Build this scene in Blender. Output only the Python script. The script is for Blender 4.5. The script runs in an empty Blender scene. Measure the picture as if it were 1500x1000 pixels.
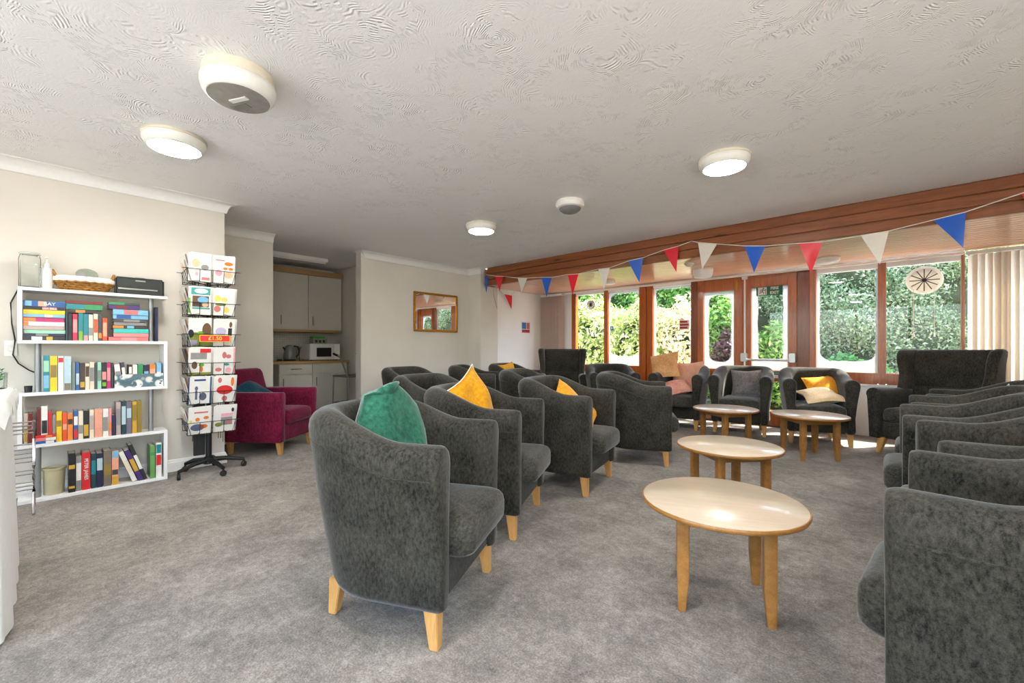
import bpy, bmesh, math, random
import numpy as np
from mathutils import Vector, Matrix, Euler
R = math.radians
PI = math.pi
random.seed(7)
scn = bpy.context.scene
col = scn.collection

# ------------------------------------------------------------------ camera, sky, sun, exposure
YAW = math.atan2(570, 628)
cd = bpy.data.cameras.new('camera'); cam = bpy.data.objects.new('camera', cd); col.objects.link(cam)
cd.sensor_width = 36.0; cd.lens = 36.0 * 628 / 1500; cd.shift_y = 9 / 1500; cd.clip_start = 0.02
cam.location = (0, 0, 1.05); cam.rotation_euler = (R(90), 0, YAW)
scn.camera = cam

w = bpy.data.worlds.new('sky'); scn.world = w; w.use_nodes = True
wn = w.node_tree.nodes; wl = w.node_tree.links
bg = wn['Background']
sky = wn.new('ShaderNodeTexSky'); sky.sky_type = 'NISHITA'; sky.sun_disc = False
sky.sun_elevation = R(55); sky.sun_rotation = R(39); sky.air_density = 1.0; sky.dust_density = 2.5
wl.new(sky.outputs[0], bg.inputs[0]); bg.inputs[1].default_value = 0.8

sd = bpy.data.lights.new('sun', 'SUN'); sun = bpy.data.objects.new('sun', sd); col.objects.link(sun)
sd.energy = 11.0; sd.angle = R(1.5); sd.color = (1, .95, .86)
sun.rotation_euler = Vector((-0.36, -0.44, -0.82)).to_track_quat('-Z', 'Y').to_euler()
sun.location = (4, 12, 9)

LAMP = 58.0          # emission strength of the round ceiling lamps
vs = scn.view_settings
vs.view_transform = 'Standard'; vs.look = 'None'; vs.gamma = 1.0; vs.use_curve_mapping = False
vs.exposure = 1.16

# ------------------------------------------------------------------ materials
def lin(c):
    c = c / 255.0
    return c / 12.92 if c <= 0.04045 else ((c + 0.055) / 1.055) ** 2.4
def S(r, g, b): return (lin(r), lin(g), lin(b), 1.0)

class NT:
    def __init__(s, name):
        s.m = bpy.data.materials.new(name); s.m.use_nodes = True
        s.t = s.m.node_tree; s.n = s.t.nodes; s.l = s.t.links
        s.p = s.n['Principled BSDF']; s.out = s.n['Material Output']
    def new(s, typ, **kw):
        n = s.n.new(typ)
        for k, v in kw.items(): setattr(n, k, v)
        return n
    def link(s, a, b): s.l.new(a, b)
    def coord(s, scale=(1, 1, 1), kind='Object', rnd=False):
        tc = s.new('ShaderNodeTexCoord'); o = tc.outputs[kind]
        if rnd:
            oi = s.new('ShaderNodeObjectInfo'); mu = s.new('ShaderNodeMath', operation='MULTIPLY'); mu.inputs[1].default_value = 37.0
            s.link(oi.outputs['Random'], mu.inputs[0])
            ad = s.new('ShaderNodeVectorMath', operation='ADD'); s.link(o, ad.inputs[0]); s.link(mu.outputs[0], ad.inputs[1]); o = ad.outputs[0]
        mp = s.new('ShaderNodeMapping'); mp.inputs['Scale'].default_value = scale
        s.link(o, mp.inputs[0]); return mp.outputs[0]
    def noise(s, vec, scale, detail=4, rough=.55, dist=0):
        n = s.new('ShaderNodeTexNoise'); n.inputs['Scale'].default_value = scale
        n.inputs['Detail'].default_value = detail; n.inputs['Roughness'].default_value = rough
        n.inputs['Distortion'].default_value = dist
        s.link(vec, n.inputs['Vector']); return n.outputs[0]
    def ramp(s, fac, stops, interp='LINEAR'):
        r = s.new('ShaderNodeValToRGB'); r.color_ramp.interpolation = interp
        e = r.color_ramp.elements
        while len(e) < len(stops): e.new(0.5)
        for i, (p, c) in enumerate(stops): e[i].position = p; e[i].color = c
        s.link(fac, r.inputs[0]); return r.outputs[0]
    def mix(s, a, b, fac, mode='MIX'):
        m = s.new('ShaderNodeMix', data_type='RGBA', blend_type=mode)
        for i, v in ((6, a), (7, b), (0, fac)):
            if hasattr(v, 'is_linked'): s.link(v, m.inputs[i])
            else: m.inputs[i].default_value = v
        return m.outputs[2]
    def math(s, op, a, b=None):
        m = s.new('ShaderNodeMath', operation=op)
        for i, v in enumerate((a, b)):
            if v is None: continue
            if hasattr(v, 'is_linked'): s.link(v, m.inputs[i])
            else: m.inputs[i].default_value = v
        return m.outputs[0]
    def bump(s, h, strength, dist):
        b = s.new('ShaderNodeBump'); b.inputs['Strength'].default_value = strength; b.inputs['Distance'].default_value = dist
        s.link(h, b.inputs['Height']); s.link(b.outputs[0], s.p.inputs['Normal'])
    def base(s, c):
        if hasattr(c, 'is_linked'): s.link(c, s.p.inputs['Base Color'])
        else: s.p.inputs['Base Color'].default_value = c
    def set(s, **kw):
        for k, v in kw.items(): s.p.inputs[k.replace('_', ' ')].default_value = v

def mat_plain(name, c, rough=.5, var=.05, metallic=0, scale=30, bump=0, **kw):
    t = NT(name); v = t.coord()
    n = t.noise(v, scale, 3)
    d = tuple(max(0, x * (1 - var)) for x in c[:3]) + (1,); u = tuple(min(1, x * (1 + var)) for x in c[:3]) + (1,)
    t.base(t.ramp(n, [(.3, d), (.7, u)])); t.set(Roughness=rough, Metallic=metallic, **kw)
    if bump: t.bump(n, bump, .002)
    return t.m

def mat_wood(name, c0, c1, scale=(1, 1, 1), rough=.4, ring=9, coat=0, knots=False):
    t = NT(name); v = t.coord(scale, rnd=True)
    n = t.noise(v, ring, 6, .6, .6)
    f = t.noise(v, ring * 6, 2, .5)
    mm = t.mix(t.ramp(n, [(.3, c0), (.68, c1)]), t.ramp(f, [(.3, c0), (.7, c1)]), .35)
    if knots:
        vo = t.new('ShaderNodeTexVoronoi'); vo.inputs['Scale'].default_value = 1.9
        v2 = t.coord((1.0, 5, 4.2), rnd=True); t.link(v2, vo.inputs['Vector'])
        kf = t.ramp(vo.outputs['Distance'], [(.06, (1, 1, 1, 1)), (.17, (0, 0, 0, 1))])
        mm = t.mix(mm, tuple(x * .28 for x in c0[:3]) + (1,), kf)
    t.base(mm); t.set(Roughness=rough, Coat_Weight=coat, Coat_Roughness=.12)
    t.bump(f, .05, .001); return t.m

def mat_fabric(name, c0, c1, stretch=(1, 1, .35), scale=34, sheen=.6, rough=.9, bump=.35, tint=(1, 1, 1, 1)):
    t = NT(name); v = t.coord(stretch, rnd=True); v1 = t.coord((1, 1, 1), rnd=True)
    a = t.noise(v, scale, 6, .68); b = t.noise(v1, 7, 3, .5); f = t.noise(v1, 420, 2, .5)
    s = t.math('ADD', t.math('MULTIPLY', a, .56), t.math('ADD', t.math('MULTIPLY', b, .22), t.math('MULTIPLY', f, .22)))
    t.base(t.ramp(s, [(.38, c0), (.62, c1)]))
    t.set(Roughness=rough, Sheen_Weight=sheen, Sheen_Roughness=.35, Sheen_Tint=tint)
    t.p.inputs['Specular IOR Level'].default_value = .15
    t.bump(t.math('ADD', f, a), bump, .0015); return t.m

def mat_carpet():
    t = NT('carpet_pile'); v = t.coord()
    a = t.noise(v, 1.6, 5, .65, .4); b = t.noise(v, 7, 5, .7, .6); c = t.noise(v, 140, 3, .7); d = t.noise(v, 34, 4, .7)
    s = t.math('ADD', t.math('ADD', t.math('MULTIPLY', a, .24), t.math('MULTIPLY', b, .22)), t.math('ADD', t.math('MULTIPLY', c, .34), t.math('MULTIPLY', d, .24)))
    t.base(t.ramp(s, [(.39, S(82, 77, 71)), (.52, S(134, 128, 120)), (.65, S(182, 175, 166))]))
    t.set(Roughness=1.0, Sheen_Weight=.15); t.p.inputs['Specular IOR Level'].default_value = .05
    t.bump(t.math('ADD', c, t.math('MULTIPLY', d, .8)), .7, .006); return t.m

def mat_artex():
    t = NT('swirled_plaster'); v = t.coord((1, 1, 1))
    wv = t.noise(v, 3.1, 2, .5)
    # concentric comb strokes around random centres, worn away in patches
    vo = t.new('ShaderNodeTexVoronoi'); vo.inputs['Scale'].default_value = 2.7; vo.inputs['Randomness'].default_value = 1.0
    nd = t.new('ShaderNodeTexNoise'); nd.inputs['Scale'].default_value = 4.0; nd.inputs['Detail'].default_value = 2
    t.link(v, nd.inputs['Vector'])
    va = t.new('ShaderNodeVectorMath', operation='MULTIPLY_ADD'); va.inputs[1].default_value = (.16, .16, .16)
    t.link(nd.outputs[1], va.inputs[0]); t.link(v, va.inputs[2]); t.link(va.outputs[0], vo.inputs['Vector'])
    st = t.math('SINE', t.math('MULTIPLY', vo.outputs['Distance'], 230.0))
    brk = t.noise(v, 26, 3, .6, .5)
    st2 = t.math('MULTIPLY', st, t.math('GREATER_THAN', brk, .5))
    msk = t.ramp(t.noise(v, 4.2, 3, .6), [(.45, (.05, .05, .05, 1)), (.70, (1, 1, 1, 1))])
    h = t.math('ADD', t.math('MULTIPLY', st2, msk), t.math('MULTIPLY', t.noise(v, 60, 3, .6), .35))
    h = t.math('ADD', h, t.math('MULTIPLY', wv, 1.6))
    t.base(S(241, 241, 241)); t.set(Roughness=.75); t.bump(h, .6, .005); return t.m

def mat_glass(name, dims=None, mist=0.0, border=(.0, .0, .0, .0), rnd=.12):
    # thin clear pane; dims=(w,h) with a milky band round the edge where the sealed unit has fogged
    t = NT(name); t.n.remove(t.p)
    tr = t.new('ShaderNodeBsdfTransparent'); tr.inputs[0].default_value = (.97, .985, .975, 1)
    gl = t.new('ShaderNodeBsdfGlossy'); gl.inputs['Roughness'].default_value = .02
    lw = t.new('ShaderNodeLayerWeight'); fac = t.math('ADD', t.math('MULTIPLY', t.math('POWER', lw.outputs['Facing'], 4.0), .5), .03)
    m1 = t.new('ShaderNodeMixShader'); t.link(fac, m1.inputs[0]); t.link(tr.outputs[0], m1.inputs[1]); t.link(gl.outputs[0], m1.inputs[2])
    last = m1.outputs[0]
    if mist > 0:
        W, H = dims; l, r, b, tp = border
        tc = t.new('ShaderNodeTexCoord'); sp = t.new('ShaderNodeSeparateXYZ'); t.link(tc.outputs['Object'], sp.inputs[0])
        v = t.coord(); n = t.noise(v, 6, 4, .6); n2 = t.noise(v, 120, 2, .6)
        hx = (W - l - r) / 2; cx = (l - r) / 2; hz = (H - b - tp) / 2; cz = (b - tp) / 2
        qx = t.math('SUBTRACT', t.math('ABSOLUTE', t.math('SUBTRACT', sp.outputs[0], cx)), hx - rnd)
        qz = t.math('SUBTRACT', t.math('ABSOLUTE', t.math('SUBTRACT', sp.outputs[2], cz)), hz - rnd)
        mx = t.math('MAXIMUM', qx, 0.0); mz = t.math('MAXIMUM', qz, 0.0)
        dd = t.math('SQRT', t.math('ADD', t.math('MULTIPLY', mx, mx), t.math('MULTIPLY', mz, mz)))
        dd = t.math('ADD', dd, t.math('MULTIPLY', t.math('SUBTRACT', n, .5), .05))
        f = t.ramp(dd, [(rnd - .006, (0, 0, 0, 1)), (rnd + .012, (mist, mist, mist, 1))])
        f = t.math('MULTIPLY', f, t.math('ADD', t.math('MULTIPLY', n2, .5), .7))
        f = t.math('MINIMUM', t.math('MULTIPLY', f, .72), .8)
        df = t.new('ShaderNodeBsdfDiffuse'); df.inputs[0].default_value = (.55, .55, .54, 1)
        tl = t.new('ShaderNodeBsdfTranslucent'); tl.inputs[0].default_value = (.32, .32, .315, 1)
        m2 = t.new('ShaderNodeMixShader'); m2.inputs[0].default_value = .75; t.link(df.outputs[0], m2.inputs[1]); t.link(tl.outputs[0], m2.inputs[2])
        m3 = t.new('ShaderNodeMixShader'); t.link(f, m3.inputs[0]); t.link(last, m3.inputs[1]); t.link(m2.outputs[0], m3.inputs[2]); last = m3.outputs[0]
    t.link(last, t.out.inputs[0]); return t.m

def mat_emit(name, c, s):
    t = NT(name); t.n.remove(t.p); e = t.new('ShaderNodeEmission'); e.inputs[0].default_value = c; e.inputs[1].default_value = s
    t.link(e.outputs[0], t.out.inputs[0]); return t.m

def mat_leaf(name, cols, tl=.35):
    t = NT(name); g = t.new('ShaderNodeNewGeometry')
    v = t.coord(); n = t.noise(v, 1.6, 3, .6)
    f = t.math('ADD', t.math('MULTIPLY', g.outputs['Random Per Island'], .6), t.math('MULTIPLY', n, .4))
    k = len(cols); c = t.ramp(f, [(.15 + .7 * i / (k - 1), cc) for i, cc in enumerate(cols)])
    t.base(c); t.set(Roughness=.5); t.p.inputs['Specular IOR Level'].default_value = .4
    tr = t.new('ShaderNodeBsdfTranslucent'); t.link(c, tr.inputs[0])
    m = t.new('ShaderNodeMixShader'); m.inputs[0].default_value = tl
    t.link(t.p.outputs[0], m.inputs[1]); t.link(tr.outputs[0], m.inputs[2]); t.link(m.outputs[0], t.out.inputs[0]); return t.m

def mat_slat(name, c):
    t = NT(name); v = t.coord((1, 1, .3)); n = t.noise(v, 60, 3)
    cc = t.ramp(n, [(.3, tuple(x * .92 for x in c[:3]) + (1,)), (.7, c)]); t.base(cc); t.set(Roughness=.8)
    tr = t.new('ShaderNodeBsdfTranslucent'); t.link(cc, tr.inputs[0])
    m = t.new('ShaderNodeMixShader'); m.inputs[0].default_value = .35
    t.link(t.p.outputs[0], m.inputs[1]); t.link(tr.outputs[0], m.inputs[2]); t.link(m.outputs[0], t.out.inputs[0]); return t.m

M = {}
M['carpet'] = mat_carpet(); M['artex'] = mat_artex()
M['wall'] = mat_plain('cream_wall_paint', S(219, 213, 202), .8, .03, scale=3, bump=.05)
M['wall_white'] = mat_plain('white_wall_paint', S(245, 244, 241), .8, .02, scale=3)
M['trim'] = mat_plain('white_gloss_trim', S(238, 237, 234), .45, .02)
M['pine'] = mat_wood('stained_pine', S(106, 56, 22), S(156, 90, 44), (.35, 5, 5), .38, 7, .25, True)
M['soffit'] = mat_wood('varnished_pine_board', S(220, 152, 112), S(238, 194, 164), (.35, 6, 6), .28, 6, .6)  # base paled to stand in for window glare on the varnish
M['frame'] = mat_wood('varnished_hardwood', S(138, 66, 20), S(194, 108, 42), (5, 5, .4), .3, 7, .4)
M['frame_dark'] = mat_wood('dark_hardwood', S(96, 46, 18), S(144, 74, 32), (5, 5, .4), .3, 7, .4)
M['beech'] = mat_wood('beech', S(190, 136, 70), S(220, 170, 104), (5, 5, .5), .38, 8, .15)
M['beech_edge'] = mat_wood('beech_edge', S(142, 94, 40), S(180, 128, 66), (3, 3, 3), .35, 9, .2)  # beech darkened to carry the shade of the backlit tables
M['laminate'] = mat_wood('pale_beech_laminate', S(192, 172, 148), S(208, 192, 170), (.6, 5, 5), .28, 4, .3)
M['charcoal'] = mat_fabric('charcoal_chenille', S(20, 20, 17), S(76, 73, 65), (1, 1, .5), scale=100, sheen=.28)
M['charcoal_seat'] = mat_fabric('charcoal_chenille_seat', S(25, 25, 22), S(84, 81, 73), (1, .5, 1), scale=100, sheen=.35)
M['burgundy'] = mat_fabric('burgundy_chenille', S(74, 8, 34), S(132, 32, 66), (1, 1, .6), 60, .5, tint=(1, .7, .9, 1))
M['white'] = mat_plain('white_laminate', S(232, 232, 230), .4, .02)
M['white_plastic'] = mat_plain('white_plastic', S(236, 234, 228), .3, .02)
M['cream_plastic'] = mat_plain('cream_plastic', S(226, 218, 198), .35, .03)
M['lens'] = mat_plain('milky_lens', S(150, 148, 142), .2, .1)
M['alu'] = mat_plain('brushed_aluminium', S(150, 152, 152), .4, .05, metallic=.6)
M['chrome'] = mat_plain('chrome', S(200, 202, 204), .12, .02, metallic=1)
M['steel'] = mat_plain('satin_steel', S(190, 190, 188), .3, .03, metallic=.9)
M['black'] = mat_plain('black_plastic', S(24, 25, 26), .45, .1)
M['black_wire'] = mat_plain('black_wire', S(20, 20, 20), .4, .1)
M['brass'] = mat_plain('antique_gilt', S(176, 124, 44), .35, .25, metallic=.75, scale=60)
M['paper'] = mat_plain('paper_pages', S(226, 218, 200), .9, .06, scale=200)
M['cord'] = mat_plain('white_cord', S(232, 226, 214), .8, .03)
M['pave'] = mat_plain('pale_paving', S(216, 209, 197), .9, .12, scale=6)
M['soil'] = mat_plain('dark_soil', S(64, 52, 40), 1, .3, scale=9)
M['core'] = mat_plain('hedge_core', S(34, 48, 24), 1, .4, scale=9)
M['clear'] = mat_glass('clear_glass')
t = NT('thick_glass'); t.base((.92, .95, .93, 1)); t.set(Roughness=.02, IOR=1.3, Transmission_Weight=1.0); t.coord(); M['jar'] = t.m
t = NT('mirror_silver'); t.base((.93, .93, .93, 1)); t.set(Roughness=.005, Metallic=1.0); M['mirror'] = t.m
def K(name, c, rough=.5, var=.04):
    if name not in M: M[name] = mat_plain(name, c, rough, var)
    return M[name]

# ------------------------------------------------------------------ mesh helpers
class MB:
    def __init__(s): s.v = []; s.f = []; s.mi = []
    def add(s, vs, fs, mi=0):
        o = len(s.v); s.v += [tuple(x) for x in vs]
        s.f += [tuple(i + o for i in f) for f in fs]; s.mi += [mi] * len(fs); return s
    def box(s, c, d, mi=0, m=None):
        x, y, z = (k / 2 for k in d)
        vs = [Vector((sx * x, sy * y, sz * z)) for sx in (-1, 1) for sy in (-1, 1) for sz in (-1, 1)]
        if m is not None: vs = [m @ q for q in vs]
        vs = [q + Vector(c) for q in vs]
        return s.add(vs, [(0, 1, 3, 2), (4, 6, 7, 5), (0, 4, 5, 1), (2, 3, 7, 6), (0, 2, 6, 4), (1, 5, 7, 3)], mi)
    def bx(s, x0, x1, y0, y1, z0, z1, mi=0):
        return s.box(((x0 + x1) / 2, (y0 + y1) / 2, (z0 + z1) / 2), (abs(x1 - x0), abs(y1 - y0), abs(z1 - z0)), mi)
    def tube(s, pts, r, n=6, closed=False, mi=0, caps=True):
        pts = [Vector(p) for p in pts]; k = len(pts); rings = []
        up = Vector((0, 0, 1))
        for i, p in enumerate(pts):
            a = pts[i - 1] if (i > 0 or closed) else p; b = pts[(i + 1) % k] if (i < k - 1 or closed) else p
            d = (b - a).normalized()
            u = d.cross(up)
            if u.length < .05: u = d.cross(Vector((1, 0, 0)))
            u.normalize(); w_ = u.cross(d)
            rr = r[i] if isinstance(r, (list, tuple)) else r
            rings.append([p + (u * math.cos(2 * PI * j / n) + w_ * math.sin(2 * PI * j / n)) * rr for j in range(n)])
        vs = [q for g in rings for q in g]; fs = []
        for i in range(k if closed else k - 1):
            a = i * n; b = ((i + 1) % k) * n
            for j in range(n): fs.append((a + j, a + (j + 1) % n, b + (j + 1) % n, b + j))
        if caps and not closed: fs.append(tuple(range(n))[::-1]); fs.append(tuple((k - 1) * n + j for j in range(n)))
        return s.add(vs, fs, mi)
    def lathe(s, prof, n=32, c=(0, 0, 0), mi=0, caps=True):
        vs = []; fs = []; k = len(prof)
        for (r, z) in prof:
            for j in range(n): a = 2 * PI * j / n; vs.append((c[0] + r * math.cos(a), c[1] + r * math.sin(a), c[2] + z))
        for i in range(k - 1):
            for j in range(n): fs.append((i * n + j, i * n + (j + 1) % n, (i + 1) * n + (j + 1) % n, (i + 1) * n + j))
        if caps and prof[0][0] > 1e-6: fs.append(tuple(range(n))[::-1])
        if caps and prof[-1][0] > 1e-6: fs.append(tuple((k - 1) * n + j for j in range(n)))
        return s.add(vs, fs, mi)
    def loft(s, rings, closed=True, caps=True, mi=0):
        n = len(rings[0]); vs = [q for g in rings for q in g]; fs = []
        for i in range(len(rings) - 1):
            for j in range(n if closed else n - 1):
                fs.append((i * n + j, i * n + (j + 1) % n, (i + 1) * n + (j + 1) % n, (i + 1) * n + j))
        if caps: fs.append(tuple(range(n))[::-1]); fs.append(tuple((len(rings) - 1) * n + j for j in range(n)))
        return s.add(vs, fs, mi)
    def prism(s, poly, axis, a0, a1, mi=0):
        # poly: 2D points; axis 'x','y','z' is the extrusion axis
        def P(p, a): return {'x': (a, p[0], p[1]), 'y': (p[0], a, p[1]), 'z': (p[0], p[1], a)}[axis]
        n = len(poly); return s.loft([[P(p, a0) for p in poly], [P(p, a1) for p in poly]], mi=mi)
    def build(s, name, mats, parent=None, smooth=False, bevel=0, seg=2, loc=None, rot=None, angle=40):
        me = bpy.data.meshes.new(name); me.from_pydata(s.v, [], s.f)
        if not isinstance(mats, (list, tuple)): mats = [mats]
        for m in mats: me.materials.append(m)
        if len(mats) > 1: me.polygons.foreach_set('material_index', s.mi)
        bm = bmesh.new(); bm.from_mesh(me); bmesh.ops.recalc_face_normals(bm, faces=bm.faces)
        if bevel:
            es = [e for e in bm.edges if len(e.link_faces) == 2 and e.calc_face_angle(0) > R(30)]
            bmesh.ops.bevel(bm, geom=es, offset=bevel, segments=seg, affect='EDGES', clamp_overlap=True)
        bm.to_mesh(me); bm.free()
        if smooth or bevel:
            me.polygons.foreach_set('use_smooth', [True] * len(me.polygons))
            if angle < 180: me.set_sharp_from_angle(angle=R(angle))
        o = bpy.data.objects.new(name, me); col.objects.link(o)
        if parent: o.parent = parent
        if loc: o.location = loc
        if rot: o.rotation_euler = rot
        return o

def tag(o, label=None, cat=None, group=None, kind=None):
    if label: o['label'] = label
    if cat: o['category'] = cat
    if group: o['group'] = group
    if kind: o['kind'] = kind
    return o
def struct(o, label=None): o['kind'] = 'structure'; return (tag(o, label) if label else o)
def empty(name, loc=(0, 0, 0), rz=0):
    o = bpy.data.objects.new(name, None); o.empty_display_size = .05; col.objects.link(o); o.location = loc; o.rotation_euler = (0, 0, rz); return o
def thing(name, label, cat, loc=(0, 0, 0), rz=0, group=None): return tag(empty(name, loc, rz), label, cat, group)
def copy_tree(o, parent=None):
    c = o.copy(); col.objects.link(c)
    if parent: c.parent = parent
    for ch in o.children: copy_tree(ch, c)
    return c
_txt = {}
def text_mesh(name, s, size, mat, parent, loc, rot, bold=0.0, ax='CENTER'):
    cu = bpy.data.curves.new(name, 'FONT'); cu.body = s; cu.size = size; cu.align_x = ax; cu.align_y = 'CENTER'; cu.offset = bold; cu.extrude = .0004; cu.resolution_u = 3
    ob = bpy.data.objects.new(name, cu); col.objects.link(ob)
    dg = bpy.context.evaluated_depsgraph_get(); me = bpy.data.meshes.new_from_object(ob.evaluated_get(dg))
    bpy.data.objects.remove(ob); bpy.data.curves.remove(cu)
    me.materials.clear(); me.materials.append(mat)
    o = bpy.data.objects.new(name, me); col.objects.link(o); o.parent = parent; o.location = loc; o.rotation_euler = rot; return o

# ================================================================== the room
CEIL = 2.36; SOF = 2.075; BEAM = 4.95; WIN = 6.60
XL = -4.58; XK = -5.44; XS = -5.15; XR = 2.2; YB = -2.6
floor = struct(MB().bx(-7.4, XR + .2, YB - .2, WIN + .06, -.08, 0).build('floor', M['carpet']))
ceiling = struct(MB().bx(-7.4, XR + .2, YB - .2, BEAM + .02, CEIL, CEIL + .1).build('ceiling', M['artex']))
# book wall and the short return behind the burgundy armchair
struct(MB().bx(XL - .15, XL, YB, 1.136, 0, CEIL).build('wall_left', M['wall']))
struct(MB().bx(XK - .12, XL - .02, 1.04, 1.1355, 0, CEIL).build('wall_left_return', M['wall']))
struct(MB().bx(XK - .12, XK, 1.13, 1.835, 0, CEIL).build('wall_alcove', M['wall']))
struct(MB().bx(XK - .12, XK, 2.99, 4.90, 0, CEIL).build('wall_mirror', M['wall']))
struct(MB().bx(XK - .12, XS, 4.90, 5.30, 0, CEIL).build('wall_pier', M['wall']))
struct(MB().bx(XS - .16, XS - .035, 5.295, WIN, 0, SOF + .1).build('wall_extension_side', M['wall_white']))
struct(MB().bx(XS - .05, -4.45, WIN, WIN + .12, 0, SOF + .1).build('wall_behind_blind', M['wall_white']))
# kitchen niche
struct(MB().bx(-7.36, -7.24, 1.5, 3.5, 0, CEIL).build('wall_kitchen_back', mat_plain('kitchen_paint', S(206, 202, 192), .7, .04)))
struct(MB().bx(-7.3, XK - .1, 3.40, 3.5, 0, CEIL).build('wall_kitchen_side', M['wall']))
struct(MB().bx(-7.3, XK - .1, 1.5, 1.6, 0, CEIL).build('wall_kitchen_end', M['wall']))
# side of the room behind and to the right of the photographer: unseen glazing added to brighten the room
def glazed_wall(wall_name, win_name, horiz, fixed, a0, a1, b0, b1, z0, z1, posts):
    # wall along one axis from a0..a1 with a glazed opening b0..b1, z0..z1
    def bx(u0, u1, d0, d1, za, zb): return MB().bx(u0, u1, fixed + d0, fixed + d1, za, zb) if horiz else MB().bx(fixed + d0, fixed + d1, u0, u1, za, zb)
    wl_ = struct(empty(wall_name)); t0, t1 = (-.15, 0) if horiz else (0, .15)
    for (u0, u1, za, zb) in ((a0, b0, 0, CEIL), (b1, a1, 0, CEIL), (b0, b1, 0, z0), (b0, b1, z1, CEIL)): bx(u0, u1, t0, t1, za, zb).build('wall_panel', M['wall'], wl_)
    wi = struct(empty(win_name)); m_ = (t0 + t1) / 2
    for k in range(posts + 1): u = b0 + (b1 - b0) * k / posts; bx(u - .03, u + .03, m_ - .04, m_ + .04, z0, z1).build('mullion', M['frame'], wi)
    for z in (z0 + .03, z1 - .03): bx(b0, b1, m_ - .035, m_ + .035, z - .03, z + .03).build('rail', M['frame'], wi)
    bx(b0, b1, m_ - .004, m_ + .004, z0, z1).build('glass_pane', M['clear'], wi)
glazed_wall('wall_back', 'window_added_back', True, YB, -4.7, XR + .15, -3.2, XR - .9, .06, 2.24, 4)
glazed_wall('wall_right', 'window_added_right', False, XR, YB, WIN + .1, YB + .5, .9, .06, 2.24, 3)

# coving: quarter-hollow profile swept along each wall
CV = .085
prof = [(0, 0), (.012, 0), (.016, .006), (.02, .03), (.035, .058), (.062, .076), (.082, .081), (.085, .086), (0, .086)]
def coving(n, side, path):
    # path: (x, y) wall-face points; room lies to the LEFT of travel direction
    mb = MB(); P = [Vector((a, b)) for a, b in path]; rings = []
    for i, p in enumerate(P):
        d0 = (P[i] - P[i - 1]).normalized() if i else None; d1 = (P[i + 1] - P[i]).normalized() if i < len(P) - 1 else None
        nrm = []
        for d in (d0, d1):
            if d is not None: nrm.append(Vector((-d.y, d.x)))
        if len(nrm) == 2:
            b = (nrm[0] + nrm[1]); b = b / (1 + nrm[0].dot(nrm[1]))
        else: b = nrm[0]
        rings.append([(p.x + b.x * q, p.y + b.y * q, CEIL - .086 + z) for q, z in prof])
    mb.loft(rings); return struct(mb.build('trim_%d' % n, M['trim'], smooth=True, angle=35))
coving(1, 'l', [(XK, 1.835), (XK, 1.136), (XL, 1.136), (XL, YB)])
coving(2, 'm', [(XS, 4.95), (XS, 4.90), (XK, 4.90), (XK, 2.99), (XK - .12, 2.99)])
def baseboard(side, path):
    mb = MB(); P = [Vector((a, b)) for a, b in path]; rings = []
    bp = [(0, 0), (.016, 0), (.016, .075), (.010, .083), (.010, .090), (.004, .10), (0, .10)]
    for i, p in enumerate(P):
        nr = []
        if i: d = (P[i] - P[i - 1]).normalized(); nr.append(Vector((-d.y, d.x)))
        if i < len(P) - 1: d = (P[i + 1] - P[i]).normalized(); nr.append(Vector((-d.y, d.x)))
        b = nr[0] if len(nr) == 1 else (nr[0] + nr[1]) / (1 + nr[0].dot(nr[1]))
        rings.append([(p.x + b.x * q, p.y + b.y * q, z) for q, z in bp])
    mb.loft(rings); return struct(mb.build('baseboard_' + side, M['trim'], smooth=True, angle=35))
baseboard('left', [(XK, 1.835), (XK, 1.136), (XL, 1.136), (XL, YB)])
baseboard('mirror', [(XS, 5.29), (XS, 4.90), (XK, 4.90), (XK, 2.99)])
baseboard('extension', [(XS - .035, WIN), (XS - .035, 5.30)])
# door lining of the kitchen opening
struct(MB().bx(XK - .14, XK + .004, 2.935, 2.992, 0, CEIL - .0).build('trim_3', M['wall'], bevel=.004))

# timber beam of three planks, and the boarded soffit of the window bay
beam = empty('beam', (0, BEAM, 0)); struct(beam, 'stained pine beam of three planks along the window bay')
BX0, BX1 = -5.10, XR
for i in range(3):
    z0 = SOF - .012 + i * .0957
    MB().bx(BX0 + .05, BX1, -.004 - .001 * i, .05, z0 + .003, z0 + .0935).build('plank', M['pine'], beam, bevel=.006, seg=1)
MB().bx(BX0 + .05, BX1, .012, .2, SOF + .004, CEIL).build('backing', M['frame_dark'], beam)
pl = [(BX0 + .0, -.005), (BX0 + .055, -.008), (BX0 + .055, .2), (BX0 + .0, .2)]
MB().prism([(x, y) for x, y in pl], 'z', SOF - .012, CEIL - .05).build('end_board', M['frame_dark'], beam, bevel=.01)
sof = empty('ceiling_bay', (0, 0, SOF)); struct(sof, 'varnished tongue and groove boarded soffit over the window bay')
nb = 18; y0 = BEAM + .05; dy = (WIN - y0) / nb
for i in range(nb):
    a = y0 + i * dy
    MB().prism([(a + .003, .02), (a + .003, .010), (a + .010, 0), (a + dy - .010, 0), (a + dy - .003, .010), (a + dy - .003, .02)], 'x', XS - .03, XR).build('board', M['soffit'], sof)
MB().bx(XS - .1, XR + .1, BEAM + .05, WIN + .12, .02, .05).build('roof_deck', M['frame_dark'], sof)
# roof slab over the whole room keeps the daylight out
struct(MB().bx(-7.6, XR + .3, YB - .3, WIN + .16, CEIL + .1, CEIL + .25).build('ceiling_roof', M['white']))
struct(MB().bx(-7.6, XR + .3, WIN + .07, WIN + .16, SOF + .05, CEIL + .1).build('wall_fascia', M['white']))

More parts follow.
